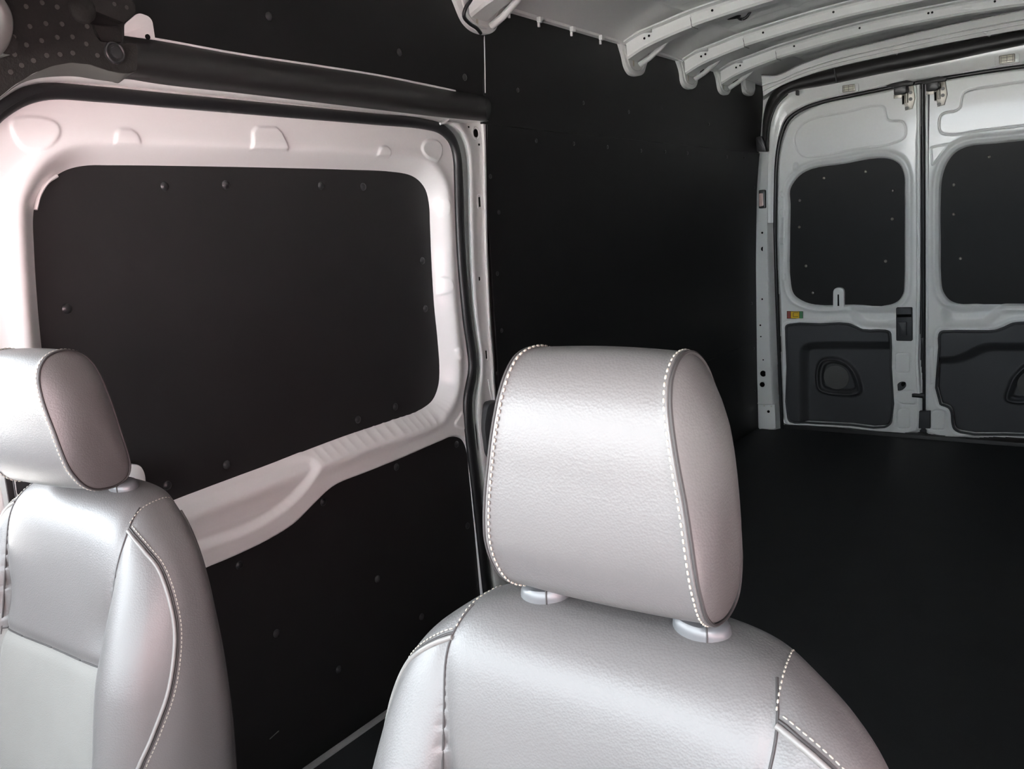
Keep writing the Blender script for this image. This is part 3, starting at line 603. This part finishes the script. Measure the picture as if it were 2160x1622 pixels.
# ================================================================== SEATS
XD = 1.36
ROWS = np.array([(-.02, .275, .47, .70), (.20, .284, .475, .73), (.36, .288, .505, .748), (.50, .290, .540, .753), (.62, .285, .568, .752), (.70, .274, .588, .749), (.755, .261, .602, .748), (.80, .241, .613, .748), (.830, .217, .622, .749),
                 (.855, .186, .634, .750), (.871, .160, .648, .750), (.880, .132, .662, .744), (.885, .100, .676, .734), (.887, .060, .690, .722), (.8875, .02, .702, .710)])
RS = spl(ROWS, 6)
NEXP = 3.0
def rowat(z): return [float(np.interp(z, RS[:, 0], RS[:, k])) for k in (1, 2, 3)]
CSEAM = spl([(.150, .885), (.168, .845), (.163, .78), (.158, .70), (.156, .62), (.162, .52), (.172, .40)], 6)     # half width of the centre panel against height
def cseam(z): return float(np.interp(-z, -CSEAM[:, 1], CSEAM[:, 0]))
HS = .640                                                                                            # height of the cross seam
def bolster(x, z, W):
    """forward swell of the side bolster / pinch at the seam, in metres towards the front"""
    ax = abs(x); c = cseam(z); k = float(sst(np.array(-z), -.86, -.62))
    t = max(0.0, min(1.0, (ax - c) / max(W - c, .03)))
    b = .040 * k * math.sin(math.pi * min(1, t * .95 + .02)) ** .8 if ax > c else 0.0
    b -= .007 * math.exp(-((ax - c) / .010) ** 2) * (.35 + .65 * k)
    if ax < c: b -= .010 * k * (1 - (ax / c) ** 2)
    if ax < c:
        b -= .006 * math.exp(-((z - HS - .035 * (x / c) * 0) / .010) ** 2)
        b -= .012 * math.exp(-((z - HS - .05) / .05) ** 2) * math.exp(-((ax - c) / .05) ** 2)
    return b
def yfront(x, z):
    W, yf, yr = rowat(z); yc = (yf + yr) / 2; T = (yr - yf) / 2
    q = max(0.0, 1 - min(1, abs(x) / W) ** NEXP) ** (1 / NEXP)
    return yc - T * q - bolster(x, z, W) * min(1, q * 1.6)
def section(z, W, yf, yr, n):
    out = []
    yc = (yf + yr) / 2; T = (yr - yf) / 2
    for k in range(n):
        a = 2 * math.pi * k / n; c, s = math.cos(a), math.sin(a)
        x = W * math.copysign(abs(c) ** (2 / NEXP), c); q = math.copysign(abs(s) ** (2 / NEXP), s)
        y = yc + T * q
        if q < 0: y -= bolster(x, z, W) * min(1, -q * 1.6)
        out.append((x, y, z))
    return out
def stitches(path, normal, r=.0011, ln=.0042, gap=.0062):
    """short thread stitches along a path"""
    P = resample(path, gap); g = []
    for i in range(len(P) - 1):
        a, b = P[i], P[i + 1]; d = (b - a) / max(np.linalg.norm(b - a), 1e-9); m = (a + b) / 2
        pts = [m - d * ln / 2, m - d * ln / 3, m + d * ln / 3, m + d * ln / 2]
        V, F = tube_geo(pts, [r * .5, r, r, r * .5], seg=6); g.append((V, F))
    return g
def make_seat(label, xc, dy, hx, hy, hz=0.0, hs=1.0, tilt=0.0, hyaw=0.0):
    """hx, hy: offset of the head restraint against the backrest"""
    o = np.array([xc, dy, 0.0])
    root = empty('front_seat', (xc, .35 + dy, 0.0)); tagobj(root, label, 'car seat')
    NS = 220
    zz = np.concatenate([np.linspace(-.02, .60, 40)[:-1], np.linspace(.60, .80, 60)[:-1], np.linspace(.80, .8875, 46)])
    # use the table parameter for the dome so that rows stay even
    S = np.concatenate([RS[RS[:, 0] < .60], spl(RS[(RS[:, 0] >= .60)], 3)])
    rows = []
    for z, W, yf, yr in S: rows.append(np.array(section(z, W, yf, yr, NS)) + o)
    rows.append(np.repeat(rows[-1].mean(0)[None], NS, 0))
    back_ = loft('backrest', rows, 'leather', root, closed=True)
    me = back_.data; me.materials.append(M['fabric'])
    co = np.empty(len(me.polygons) * 3); me.polygons.foreach_get('center', co); co = co.reshape(-1, 3) - o
    mi = [(1 if (c[2] < HS and abs(c[0]) < cseam(c[2]) and c[1] < rowat(c[2])[1] + .05) else 0) for c in co]
    me.polygons.foreach_set('material_index', mi)
    # seams of the centre panel, cross seam, outer piping
    def surf(pts, lift=0.0): return np.array([(x, yfront(x, z) - lift, z) for x, z in pts]) + o
    for s in (-1, 1):
        cs = [(s * cseam(z), z) for z in np.linspace(.868, .10, 90)]
        tube('panel_seam', surf(cs, .0006), .0014, 'seam', back_, seg=6)
        # piping: leaves the centre seam below the shoulder and runs down the outer edge of the bolster
        def sp_(a, z):
            W, yf, yr = rowat(z); yc = (yf + yr) / 2; T_ = (yr - yf) / 2; x = s * W * math.cos(a) ** (2 / NEXP); q = math.sin(a) ** (2 / NEXP)
            return np.array([x, yc - T_ * q - bolster(x, z, W) * min(1, q * 1.6), z])
        a0 = math.acos(min(1, (.167 / rowat(.842)[0]) ** (NEXP / 2)))
        az = spl([(a0, .842), (a0 * .85, .833), (a0 * .65, .815), (math.radians(19), .788), (math.radians(15), .75), (math.radians(13), .71), (math.radians(16), .65), (math.radians(25), .576), (math.radians(33), .51), (math.radians(38), .40), (math.radians(40), .20)], 10)
        P3 = np.array([sp_(a, z) for a, z in az]); N3 = []
        for a, z in az:
            n_ = np.cross(sp_(a + .01, z) - sp_(a - .01, z), sp_(a, z + .002) - sp_(a, z - .002)); n_ /= np.linalg.norm(n_)
            if n_ @ np.array([s, -1, .2]) < 0: n_ = -n_
            N3.append(n_)
        N3 = np.array(N3); T3 = np.gradient(P3, axis=0); T3 /= np.linalg.norm(T3, axis=1)[:, None]; S3 = np.cross(T3, N3)
        if (S3 @ np.array([s, .8, .3])).mean() < 0: S3 = -S3
        tube('piping', P3 + o, .0032, 'pipe', back_, seg=8)
        tube('piping_groove', P3 + S3 * .0046 + N3 * .0002 + o, .0016, 'seam', back_, seg=6)
        so = merged('bolster_stitching', stitches(P3 + S3 * .0095 + N3 * .0004 + o, None, .0008), 'thread', back_); so['kind'] = 'stuff'
        # shoulder seam running back over the top
        path = []
        for f in np.linspace(0, 1, 14):
            x = s * (.166 - .012 * f); a = math.pi * (.0 + f)      # from front to rear over the dome
            ys = np.interp(f, [0, 1], [yfront(.166, .848), .748])
            # height of the dome at this x, y
            best = None
            for z in np.linspace(.888, .80, 200):
                W, yf, yr = rowat(z)
                if abs(x) < W:
                    q = (1 - (abs(x) / W) ** NEXP) ** (1 / NEXP); yc = (yf + yr) / 2; T_ = (yr - yf) / 2
                    if yc - T_ * q <= ys <= yc + T_ * q: best = z; break
            if best: path.append((x, ys, best + .0006))
        path = np.array(path) + o
        so = merged('shoulder_stitching', stitches(path, None, .0009, .0035, .0062), 'thread', back_); so['kind'] = 'stuff'
    cr = [(x, HS) for x in np.linspace(-cseam(HS), cseam(HS), 40)]
    tube('cross_seam', surf(cr, .0004), .0014, 'seam', back_, seg=6)
    # rear edge welt of the side panel
    for s in (-1, 1):
        pth = []
        for z in np.linspace(.845, .05, 60):
            W, yf, yr = rowat(z); yc = (yf + yr) / 2; T_ = (yr - yf) / 2; a = math.radians(40)
            pth.append((s * W * math.cos(a) ** (2 / NEXP), yc + T_ * math.sin(a) ** (2 / NEXP), z))
        tube('rear_welt', np.array(pth) + o, .0032, 'leather', back_, seg=8)
    # headrest guides
    HX, HY = xc, dy
    for s in (-1, 1):
        c = o + np.array([s * .0835, .695, .884]); prof = [(.0255, -.006), (.027, .002), (.0265, .008), (.024, .0115), (.016, .0125), (.010, .0125)]
        V = []; F = []; sg = 28
        for r_, h_ in prof: V += [c + np.array([r_ * math.cos(2 * math.pi * k / sg), r_ * .78 * math.sin(2 * math.pi * k / sg), h_ - .06 * (r_ * math.cos(2 * math.pi * k / sg)) * s * 1.5]) for k in range(sg)]
        for i in range(len(prof) - 1):
            for k in range(sg): F.append((i * sg + k, i * sg + (k + 1) % sg, (i + 1) * sg + (k + 1) % sg, (i + 1) * sg + k))
        F.append(tuple((len(prof) - 1) * sg + k for k in range(sg)))
        g = mk('headrest_guide', V, F, 'guide', root, angle=50)
        an = math.radians(-62); ux, uy = math.cos(an), math.sin(an) * .78
        tube('button_gap', [c + np.array([ux * r_, uy * r_, h_ - .09 * r_ * ux * s]) for r_, h_ in ((.0262, -.002), (.0274, .003), (.0268, .0085), (.0245, .012), (.017, .0130))], .0009, 'seam', g, seg=6)
        tube('post', [c + np.array([0, 0, -.03]), c + np.array([hx * .3, hy * .4, .02]), c + np.array([hx * .6 - s * .004, hy * .9, .055])], .0065, 'steel', root, seg=14, up=(0, 1, 0))
    # headrest
    def TH(A):
        A = np.asarray(A, float) - np.array([0, .69, .90]); ct, st_ = math.cos(tilt), math.sin(tilt)
        A = np.stack([A[:, 0], A[:, 1] * ct - A[:, 2] * st_, A[:, 1] * st_ + A[:, 2] * ct], 1) * hs; cy, sy = math.cos(hyaw), math.sin(hyaw)
        return np.stack([A[:, 0] * cy - A[:, 1] * sy, A[:, 0] * sy + A[:, 1] * cy, A[:, 2]], 1) + np.array([0, .69, .90]) + o + np.array([hx, hy, hz])
    LOOP = [(.681, 1.138), (.664, 1.134), (.649, 1.122), (.6395, 1.104), (.635, 1.085), (.632, 1.060), (.631, 1.030), (.630, 1.000), (.6305, .975), (.633, .957), (.640, .938), (.652, .918), (.668, .905), (.690, .897), (.715, .893), (.735, .898), (.745, .912), (.747, .935), (.746, .960), (.747, 1.0), (.749, 1.04), (.7485, 1.075), (.744, 1.100), (.733, 1.119), (.716, 1.131), (.699, 1.137)]
    lp_ = spl(LOOP, 6, True); lp_ = resample(np.concatenate([lp_, lp_[:1]]), .0055)[:-1]; NL = len(lp_)
    def wz(z): return float(np.interp(z, [.89, .905, .94, .965, .986, 1.006, 1.025, 1.045, 1.065, 1.085, 1.104, 1.122, 1.14], [.1035, .1055, .1072, .1063, .1043, .1018, .0988, .0950, .0913, .0875, .0841, .0815, .0800]))
    cen = np.array([.690, 1.015])
    T = np.roll(lp_, -1, 0) - np.roll(lp_, 1, 0); N_ = np.stack([T[:, 1], -T[:, 0]], 1); N_ /= np.linalg.norm(N_, axis=1)[:, None]
    if ((lp_ - cen) * N_).sum() < 0: N_ = -N_
    ww = np.array([wz(z) for z in lp_[:, 1]])
    # rear half of the cap pulls in a little
    pull = np.clip((lp_[:, 0] - .66) / .09, 0, 1); ww = ww - .006 * pull
    rows = []
    ts = np.concatenate([[-1, -.985, -.96, -.92], np.linspace(-.85, .85, 14), [.92, .96, .985, 1]])
    for t in ts:
        crown = .0030 * (1 - t * t) - .0022 * math.exp(-((abs(t) - 1) / .02) ** 2) + .0015 * math.exp(-((abs(t) - .965) / .02) ** 2)
        q = lp_ + N_ * crown; rows.append(TH(np.stack([ww * t, q[:, 0], q[:, 1]], 1)))
    hr = loft('headrest', rows, 'leather', root, closed=True)
    for s in (-1, 1):
        rows = []
        for f in (1.0, .985, .95, .88, .78, .65, .5, .35, .2, .1, .04):
            q = cen + (lp_ - cen) * f; b = .020 * (1 - f ** 2.6)
            rows.append(TH(np.stack([s * (ww.mean() + (ww - ww.mean()) * f * f + b - .0015 * math.exp(-((1 - f) / .02) ** 2)), q[:, 0], q[:, 1]], 1)))
        rows.append(np.repeat(rows[-1].mean(0)[None], NL, 0)); loft('headrest_side', rows, 'leather', hr, closed=True)
        tube('side_seam', TH(np.stack([s * (ww + .0005), lp_[:, 0], lp_[:, 1]], 1)), .0018, 'seam', hr, seg=6, closed=True)
        q = lp_ + N_ * .0002
        tube('side_welt', TH(np.stack([s * (ww - .003), q[:, 0], q[:, 1]], 1)), .0020, 'leather', hr, seg=6, closed=True)
        q = lp_ + N_ * .0019
        st = TH(np.stack([s * (ww * .945), q[:, 0], q[:, 1]], 1))
        so = merged('side_stitching', stitches(np.concatenate([st, st[:1]]), None, .0011, .0042, .0068), 'thread', hr); so['kind'] = 'stuff'
    # cushion and pedestal
    cush = []
    for y, hw, z0, z1 in ((-.02, .19, .30, .36), (.0, .235, .27, .405), (.06, .255, .25, .425), (.25, .262, .25, .40), (.42, .262, .25, .385), (.52, .25, .26, .38), (.56, .22, .28, .36)):
        sec = []
        for k in range(60):
            a = 2 * math.pi * k / 60; c_, s_ = math.cos(a), math.sin(a); x = hw * math.copysign(abs(c_) ** .6, c_); z = (z0 + z1) / 2 + (z1 - z0) / 2 * math.copysign(abs(s_) ** .6, s_)
            if s_ > 0: z += .03 * float(sst(np.array(abs(x)), .13, .20)) * (1 - float(sst(np.array(abs(x)), .23, .262)))
            sec.append((x, y, z))
        cush.append(np.array(sec) + o)
    loft('cushion', cush, 'leather', root, closed=True, capends=True, angle=50)
    box('pedestal', o + np.array([-.20, .06, .0]), o + np.array([.20, .50, .27]), 'cab', root, .02)
    return root
make_seat('grey leather driver seat, large in the foreground centre', XD, 0.0, 0.0, 0.0)
make_seat('grey leather passenger seat at the left edge with grey fabric insert', .372, .045, .008, -.044, -.002, .91, .14, .13)

# ================================================================== CAB EDGE PIECES (upper left, left)
def px3(L, X): return [onx(q, X) for q in L]
fo = empty('headliner_end', onx((150, 100), .10)); tagobj(fo, 'charcoal dotted felt headliner end above the sliding door corner', 'headliner')
FO = [(-60, -40), (186, -40), (186, 20), (191, 44), (199, 72), (212, 88), (258, 92), (286, 92), (290, 104), (289, 148), (268, 154), (232, 150), (190, 136), (150, 132), (110, 139), (70, 155), (30, 180), (0, 204), (-40, 240), (-60, 260)]
plate('felt_body', px3(fillet(FO, 5, 3), .110), (1, 0, 0), .030, 'foam', fo)
plate('felt_flap', px3(fillet([(182, -40), (250, -40), (272, -8), (286, 12), (286, 26), (262, 48), (182, 16)], 5, 3), .112), (1, 0, 0), .014, 'foam', fo)
plate('slot_face', px3([(184, 14), (262, 40), (262, 96), (190, 92)], .074), (1, 0, 0), .006, 'trim', fo)
plate('slot_block', px3(fillet([(196, 50), (258, 56), (258, 90), (214, 88)], 5), .090), (1, 0, 0), .012, 'foam', fo, .003)
lip_u = [(-60, 262), (-30, 232), (0, 206), (30, 181), (70, 156), (110, 140), (150, 133), (190, 137), (235, 151), (270, 155), (289, 149)]
lip_l = [(-60, 282), (-30, 240), (2, 206), (45, 176), (80, 165), (120, 161), (160, 161), (200, 167), (235, 172), (250, 175), (262, 166)]
ca, cb = even_pair(lip_l, lip_u, 60)
loft('felt_lip', [[onx(a * (1 - t) + b * t, X) for a, b in zip(ca, cb)] for t, X in ((-.02, .05), (0, .066), (.5, .088), (1.0, .108))], 'dot', fo, angle=60)
g = []
for (x, y) in ((54, 14), (88, 6), (120, 15), (62, 56), (96, 50), (130, 51), (152, 78), (28, 78), (55, 95), (87, 86), (120, 79), (98, 117), (126, 115), (153, 112), (183, 56), (10, 105), (30, 115), (70, 128), (22, 152), (205, 117), (181, 93), (240, 9), (266, 16), (45, 138), (182, 28)):
    bm_c = onx((x, y), .110); V, F = disc_geo(bm_c, (1, 0, 0), .0042, seg=10, h=.0022); g.append((V, F))
dd = merged('raised_dots', g, 'dot', fo); dd['kind'] = 'stuff'
cl_ = onx((240, 112), .112); fc = empty('retainer_clip', cl_); tagobj(fc, 'round black push clip in the felt headliner end', 'clip')
disc('clip_head', cl_, (1, 0, 0), .021, 'trim', fc, h=.004); disc('clip_centre', cl_ + np.array([.004, 0, 0]), (1, 0, 0), .011, 'rivet', fc, h=.005)
tube('clip_rim', [cl_ + np.array([.004, math.cos(a) * .018, math.sin(a) * .018]) for a in np.linspace(0, 2 * math.pi, 25)[:-1]], .0025, 'rivet', fc, closed=True, seg=6)
cl2 = onx((172, 20), .112); fk = empty('round_fastener', cl2); tagobj(fk, 'dark round felt covered knob near the top left corner', 'fastener')
rv_ = [(.026, 0), (.025, .006), (.019, .012), (.010, .015), (.001, .016)]
loft('knob_cap', [[cl2 + np.array([h, r_ * math.cos(a), r_ * math.sin(a)]) for a in np.linspace(0, 2 * math.pi, 25)[:-1]] for r_, h in rv_], 'foam', fk, closed=True)
br = empty('mounting_bracket', onx((295, 75), .06)); tagobj(br, 'white sheet metal bracket tab beside the felt headliner end', 'bracket')
bp_ = plate('tab', px3(fillet([(258, 74), (262, 52), (292, 26), (314, 34), (322, 44), (328, 84)], [3, 8, 10, 6, 6, 2]), .062), (1, 0, 0), .004, 'white', br, .001)
disc('bolt_hole', onx((311, 78), .0625), (1, 0, 0), .0055, 'hole', br)
gh = empty('grab_handle', onx((-8, 55), .16)); tagobj(gh, 'pale curved grab handle end at the top left edge', 'handle')
tube('grip', px3(spl([(-40, -30), (-10, 0), (8, 30), (11, 60), (2, 88), (-20, 115)], 6), .16), .012, 'pipe', gh, seg=12)
disc('handle_boss', onx((-18, 100), .112), (1, 0, 0), .02, 'foam', gh, h=.05)
# seat belt and belt tongue by the passenger seat
sb = empty('seat_belt', onx((20, 1000), .10)); tagobj(sb, 'black seat belt webbing hanging beside the passenger seat', 'seat belt')
a_ = spl([(-32, 820), (-14, 900), (4, 980), (18, 1060), (34, 1150), (60, 1290)], 5); b_ = spl([(-8, 820), (8, 900), (24, 980), (37, 1060), (52, 1150), (78, 1290)], 5)
loft('webbing', [[onx(a * (1 - t) + b * t, .12 + dx) for a, b in zip(a_, b_)] for t, dx in ((0, -.002), (0, 0), (.12, .001), (.88, .001), (1, 0), (1, -.002))], 'trim', sb, angle=30)
tube('belt_edge', [onx(a * .12 + b * .88, .1222) for a, b in zip(a_, b_)], .0009, 'grey', sb, seg=5)
ph = empty('door_pull_handle', onx((80, 1015), .02)); tagobj(ph, 'dark plastic sliding door pull handle behind the passenger headrest', 'handle')
loft('handle_grip', [[onx(q, X) for q in fillet([(30, 990), (70, 994), (112, 1000), (112, 1030), (70, 1046), (36, 1046)], 10)] for X in (-.03, .02, .028)], 'grey', ph, closed=True, capends=True, angle=40)
tube('grip_line', px3(spl([(66, 1012), (80, 1004), (108, 1000)], 5), .029), .0012, 'seam', ph, seg=6)
tp = plate('trim_3', px3(fillet([(-60, 1010), (2, 1020), (20, 1110), (14, 1128), (-60, 1140)], 6), .06), (1, 0, 0), .02, 'white', None, .004)
tagobj(tp, 'pale pillar trim edge at the far left below the belt', 'trim', kind='structure')

# ================================================================== LAMPS, STICKER, CATCHES, CABLES
def cargo_lamp(c, wpx, hpx, sl, label, grow_=1.0):
    P = [(c[0] + a * wpx / 2, c[1] + b * hpx / 2 + a * wpx / 2 * sl) for a, b in ((-1, -1), (1, -1), (1, 1), (-1, 1))]
    root = empty('cargo_lamp', ony(c, 4.94)); tagobj(root, label, 'lamp', 'cargo lamps over the rear doors')
    big = [(c[0] + (x - c[0]) * 1.55, c[1] + (y - c[1]) * 1.35) for x, y in P]
    plate('lamp_plate', [ony(q, 4.938) for q in fillet(big, 5)], (0, -1, 0), .012, 'white', root, .004)
    plate('lamp_housing', [ony(q, 4.930) for q in fillet(P, 2)], (0, -1, 0), .012, 'steel', root, .002)
    le = plate('lamp_lens', [ony((c[0] + (x - c[0]) * .86, c[1] + (y - c[1]) * .80), 4.927) for x, y in P], (0, -1, 0), .008, 'lens', root, .001)
    for t in (-.45, .0, .45):
        tube('lens_rib', [ony((c[0] + t * wpx * .8, c[1] + s * hpx * .38 + t * wpx * .8 * sl), 4.926) for s in (-1, 1)], .0014, 'steel', le, seg=6)
    for t in (-.3, .3):
        tube('lens_rib', [ony((c[0] + s * wpx * .42, c[1] + t * hpx * .7 + s * wpx * .42 * sl), 4.926) for s in (-1, 1)], .0014, 'steel', le, seg=6)
cargo_lamp((1790, 186), 27, 15, -.13, 'small cream cargo lamp in the header above the left rear door')
cargo_lamp((2124, 124), 34, 18, -.15, 'small cream cargo lamp in the header near the right photo edge')
# warning sticker
stk = empty('warning_sticker', rp((1676, 663), .003)); tagobj(stk, 'small red, yellow and green sticker on the left rear door', 'sticker')
def sq(n, L, m, hh, par): return plate(n, [rp(q, hh) for q in pxs(L)], NR, .0008, m, par)
base_s = sq('sticker_border', [(297, 358), (424, 360), (424, 419), (297, 417)], 'ink', .0030, stk)
sq('red_field', [(301, 362), (325, 362), (325, 414), (301, 413)], 'red', .0036, stk)
sq('yellow_field', [(328, 362), (394, 363), (394, 415), (328, 414)], 'yellow', .0036, stk)
sq('green_field', [(398, 363), (420, 363), (420, 415), (398, 415)], 'green', .0036, stk)
ln = []
for k in range(4): ln.append(((345 + 0, 370 + k * 9), (386, 371 + k * 9)))
sq('printed_frame', [(345, 370), (386, 370), (386, 373), (349, 373)], 'ink', .0040, stk); sq('printed_frame', [(345, 370), (349, 370), (349, 402), (345, 402)], 'ink', .0040, stk); sq('printed_frame', [(345, 400), (386, 400), (386, 403), (345, 403)], 'ink', .0040, stk)
for k in range(3):
    sq('print_mark', [(306, 370 + k * 14), (320, 370 + k * 14), (320, 374 + k * 14), (306, 374 + k * 14)], 'pipe', .0040, stk)
    sq('print_mark', [(403, 371 + k * 14), (416, 371 + k * 14), (416, 375 + k * 14), (403, 375 + k * 14)], 'pipe', .0040, stk)
def catch(o_, label, mirror=False):
    """upper door catch: black rubber block with a steel bracket; o_ in photo pixels (top left of the block)"""
    X, Y = o_; q = lambda L: [(X + a, Y + b) for a, b in L]
    root = empty('door_catch', rp((X + 20, Y + 15), .03)); tagobj(root, label, 'catch', 'upper catches of the rear doors')
    plate('rubber_block', [rp(p, .075) for p in fillet(q([(8, 2), (34, -2), (37, 16), (30, 21), (9, 24)]), 3)], NR, .07, 'rubber', root, .006)
    plate('catch_arm', [rp(p, .080) for p in fillet(q([(-9, 4), (4, -1), (36, -8), (52, -5), (50, 2), (34, 4), (6, 8)]), 2)], NR, .03, 'trim', root, .003)
    bk = plate('bracket', [rp(p, .012) for p in q([(32, 20), (36, 4), (50, 2), (54, 30), (48, 52), (33, 56), (32, 44), (27, 44), (26, 24)])], NR, .010, 'steel', root, .002)
    plate('bracket_ear', [rp(p, .014) for p in q([(9, 23), (26, 21), (26, 30), (9, 31)])], NR, .008, 'steel', root, .001)
    plate('bracket_slot', [rp(p, .016) for p in q([(27, 26), (31, 24), (31, 42), (27, 43)])], NR, .004, 'hole', bk)
    tube('bracket_rib', [rp(p, .018) for p in q([(36, 12), (37, 40)])], .006, 'steel', bk)
    for a, b in ((45, 18), (45, 32), (37, 51)): disc('bolt', rp((X + a, Y + b), .013), NR, .0085, 'bolt', root, h=.007, seg=10)
catch((1876, 177), 'black and steel catch at the top of the left rear door')
catch((1944, 169), 'black and steel catch at the top of the right rear door')
rf = empty('pillar_switch', ony((1605, 421), 4.955)); tagobj(rf, 'small framed reddish lens on the rear pillar edge', 'switch')
plate('switch_frame', [ony(q, 4.945) for q in fillet([(1600, 401), (1613, 400), (1614, 439), (1600, 440)], 3)], (0, -1, 0), .03, 'rubber', rf, .004)
plate('switch_lens', [ony(q, 4.940) for q in fillet([(1601, 408), (1609, 407), (1610, 434), (1601, 436)], 2)], (0, -1, 0), .02, mat('pink_lens', (.62, .45, .40), .3), rf, .003)
# roof cables
c1 = tube('roof_cable', [onx(q, X) for q, X in zip(spl([(1000, -14), (993, 0), (981, 20), (979, 36), (990, 49), (1006, 60), (1014, 70)], 6), np.linspace(.14, .085, 37))], .0055, 'rubber', None, seg=8)
tagobj(c1, 'thin black cable looping over the nearest roof bow end', 'cable')
cc = empty('cable_plug', ony((1548, 31), 3.62)); tagobj(cc, 'black cable plug and tail hanging under the roof between ribs', 'cable')
pb = ony((1548, 31), 3.62)
loft('plug', [[pb + np.array([a, b * r_, c_ * r_]) for b, c_ in [(math.cos(t), math.sin(t)) for t in np.linspace(0, 2 * math.pi, 13)[:-1]]] for a, r_ in ((-.035, .006), (-.03, .016), (.02, .018), (.03, .010))], 'rubber', cc, closed=True, capends=True, angle=40)
tube('tail', [ony(q, 3.62) for q in spl([(1552, 32), (1562, 40), (1572, 38), (1580, 29), (1586, 18), (1592, 4)], 6)], .006, 'rubber', cc, seg=8)
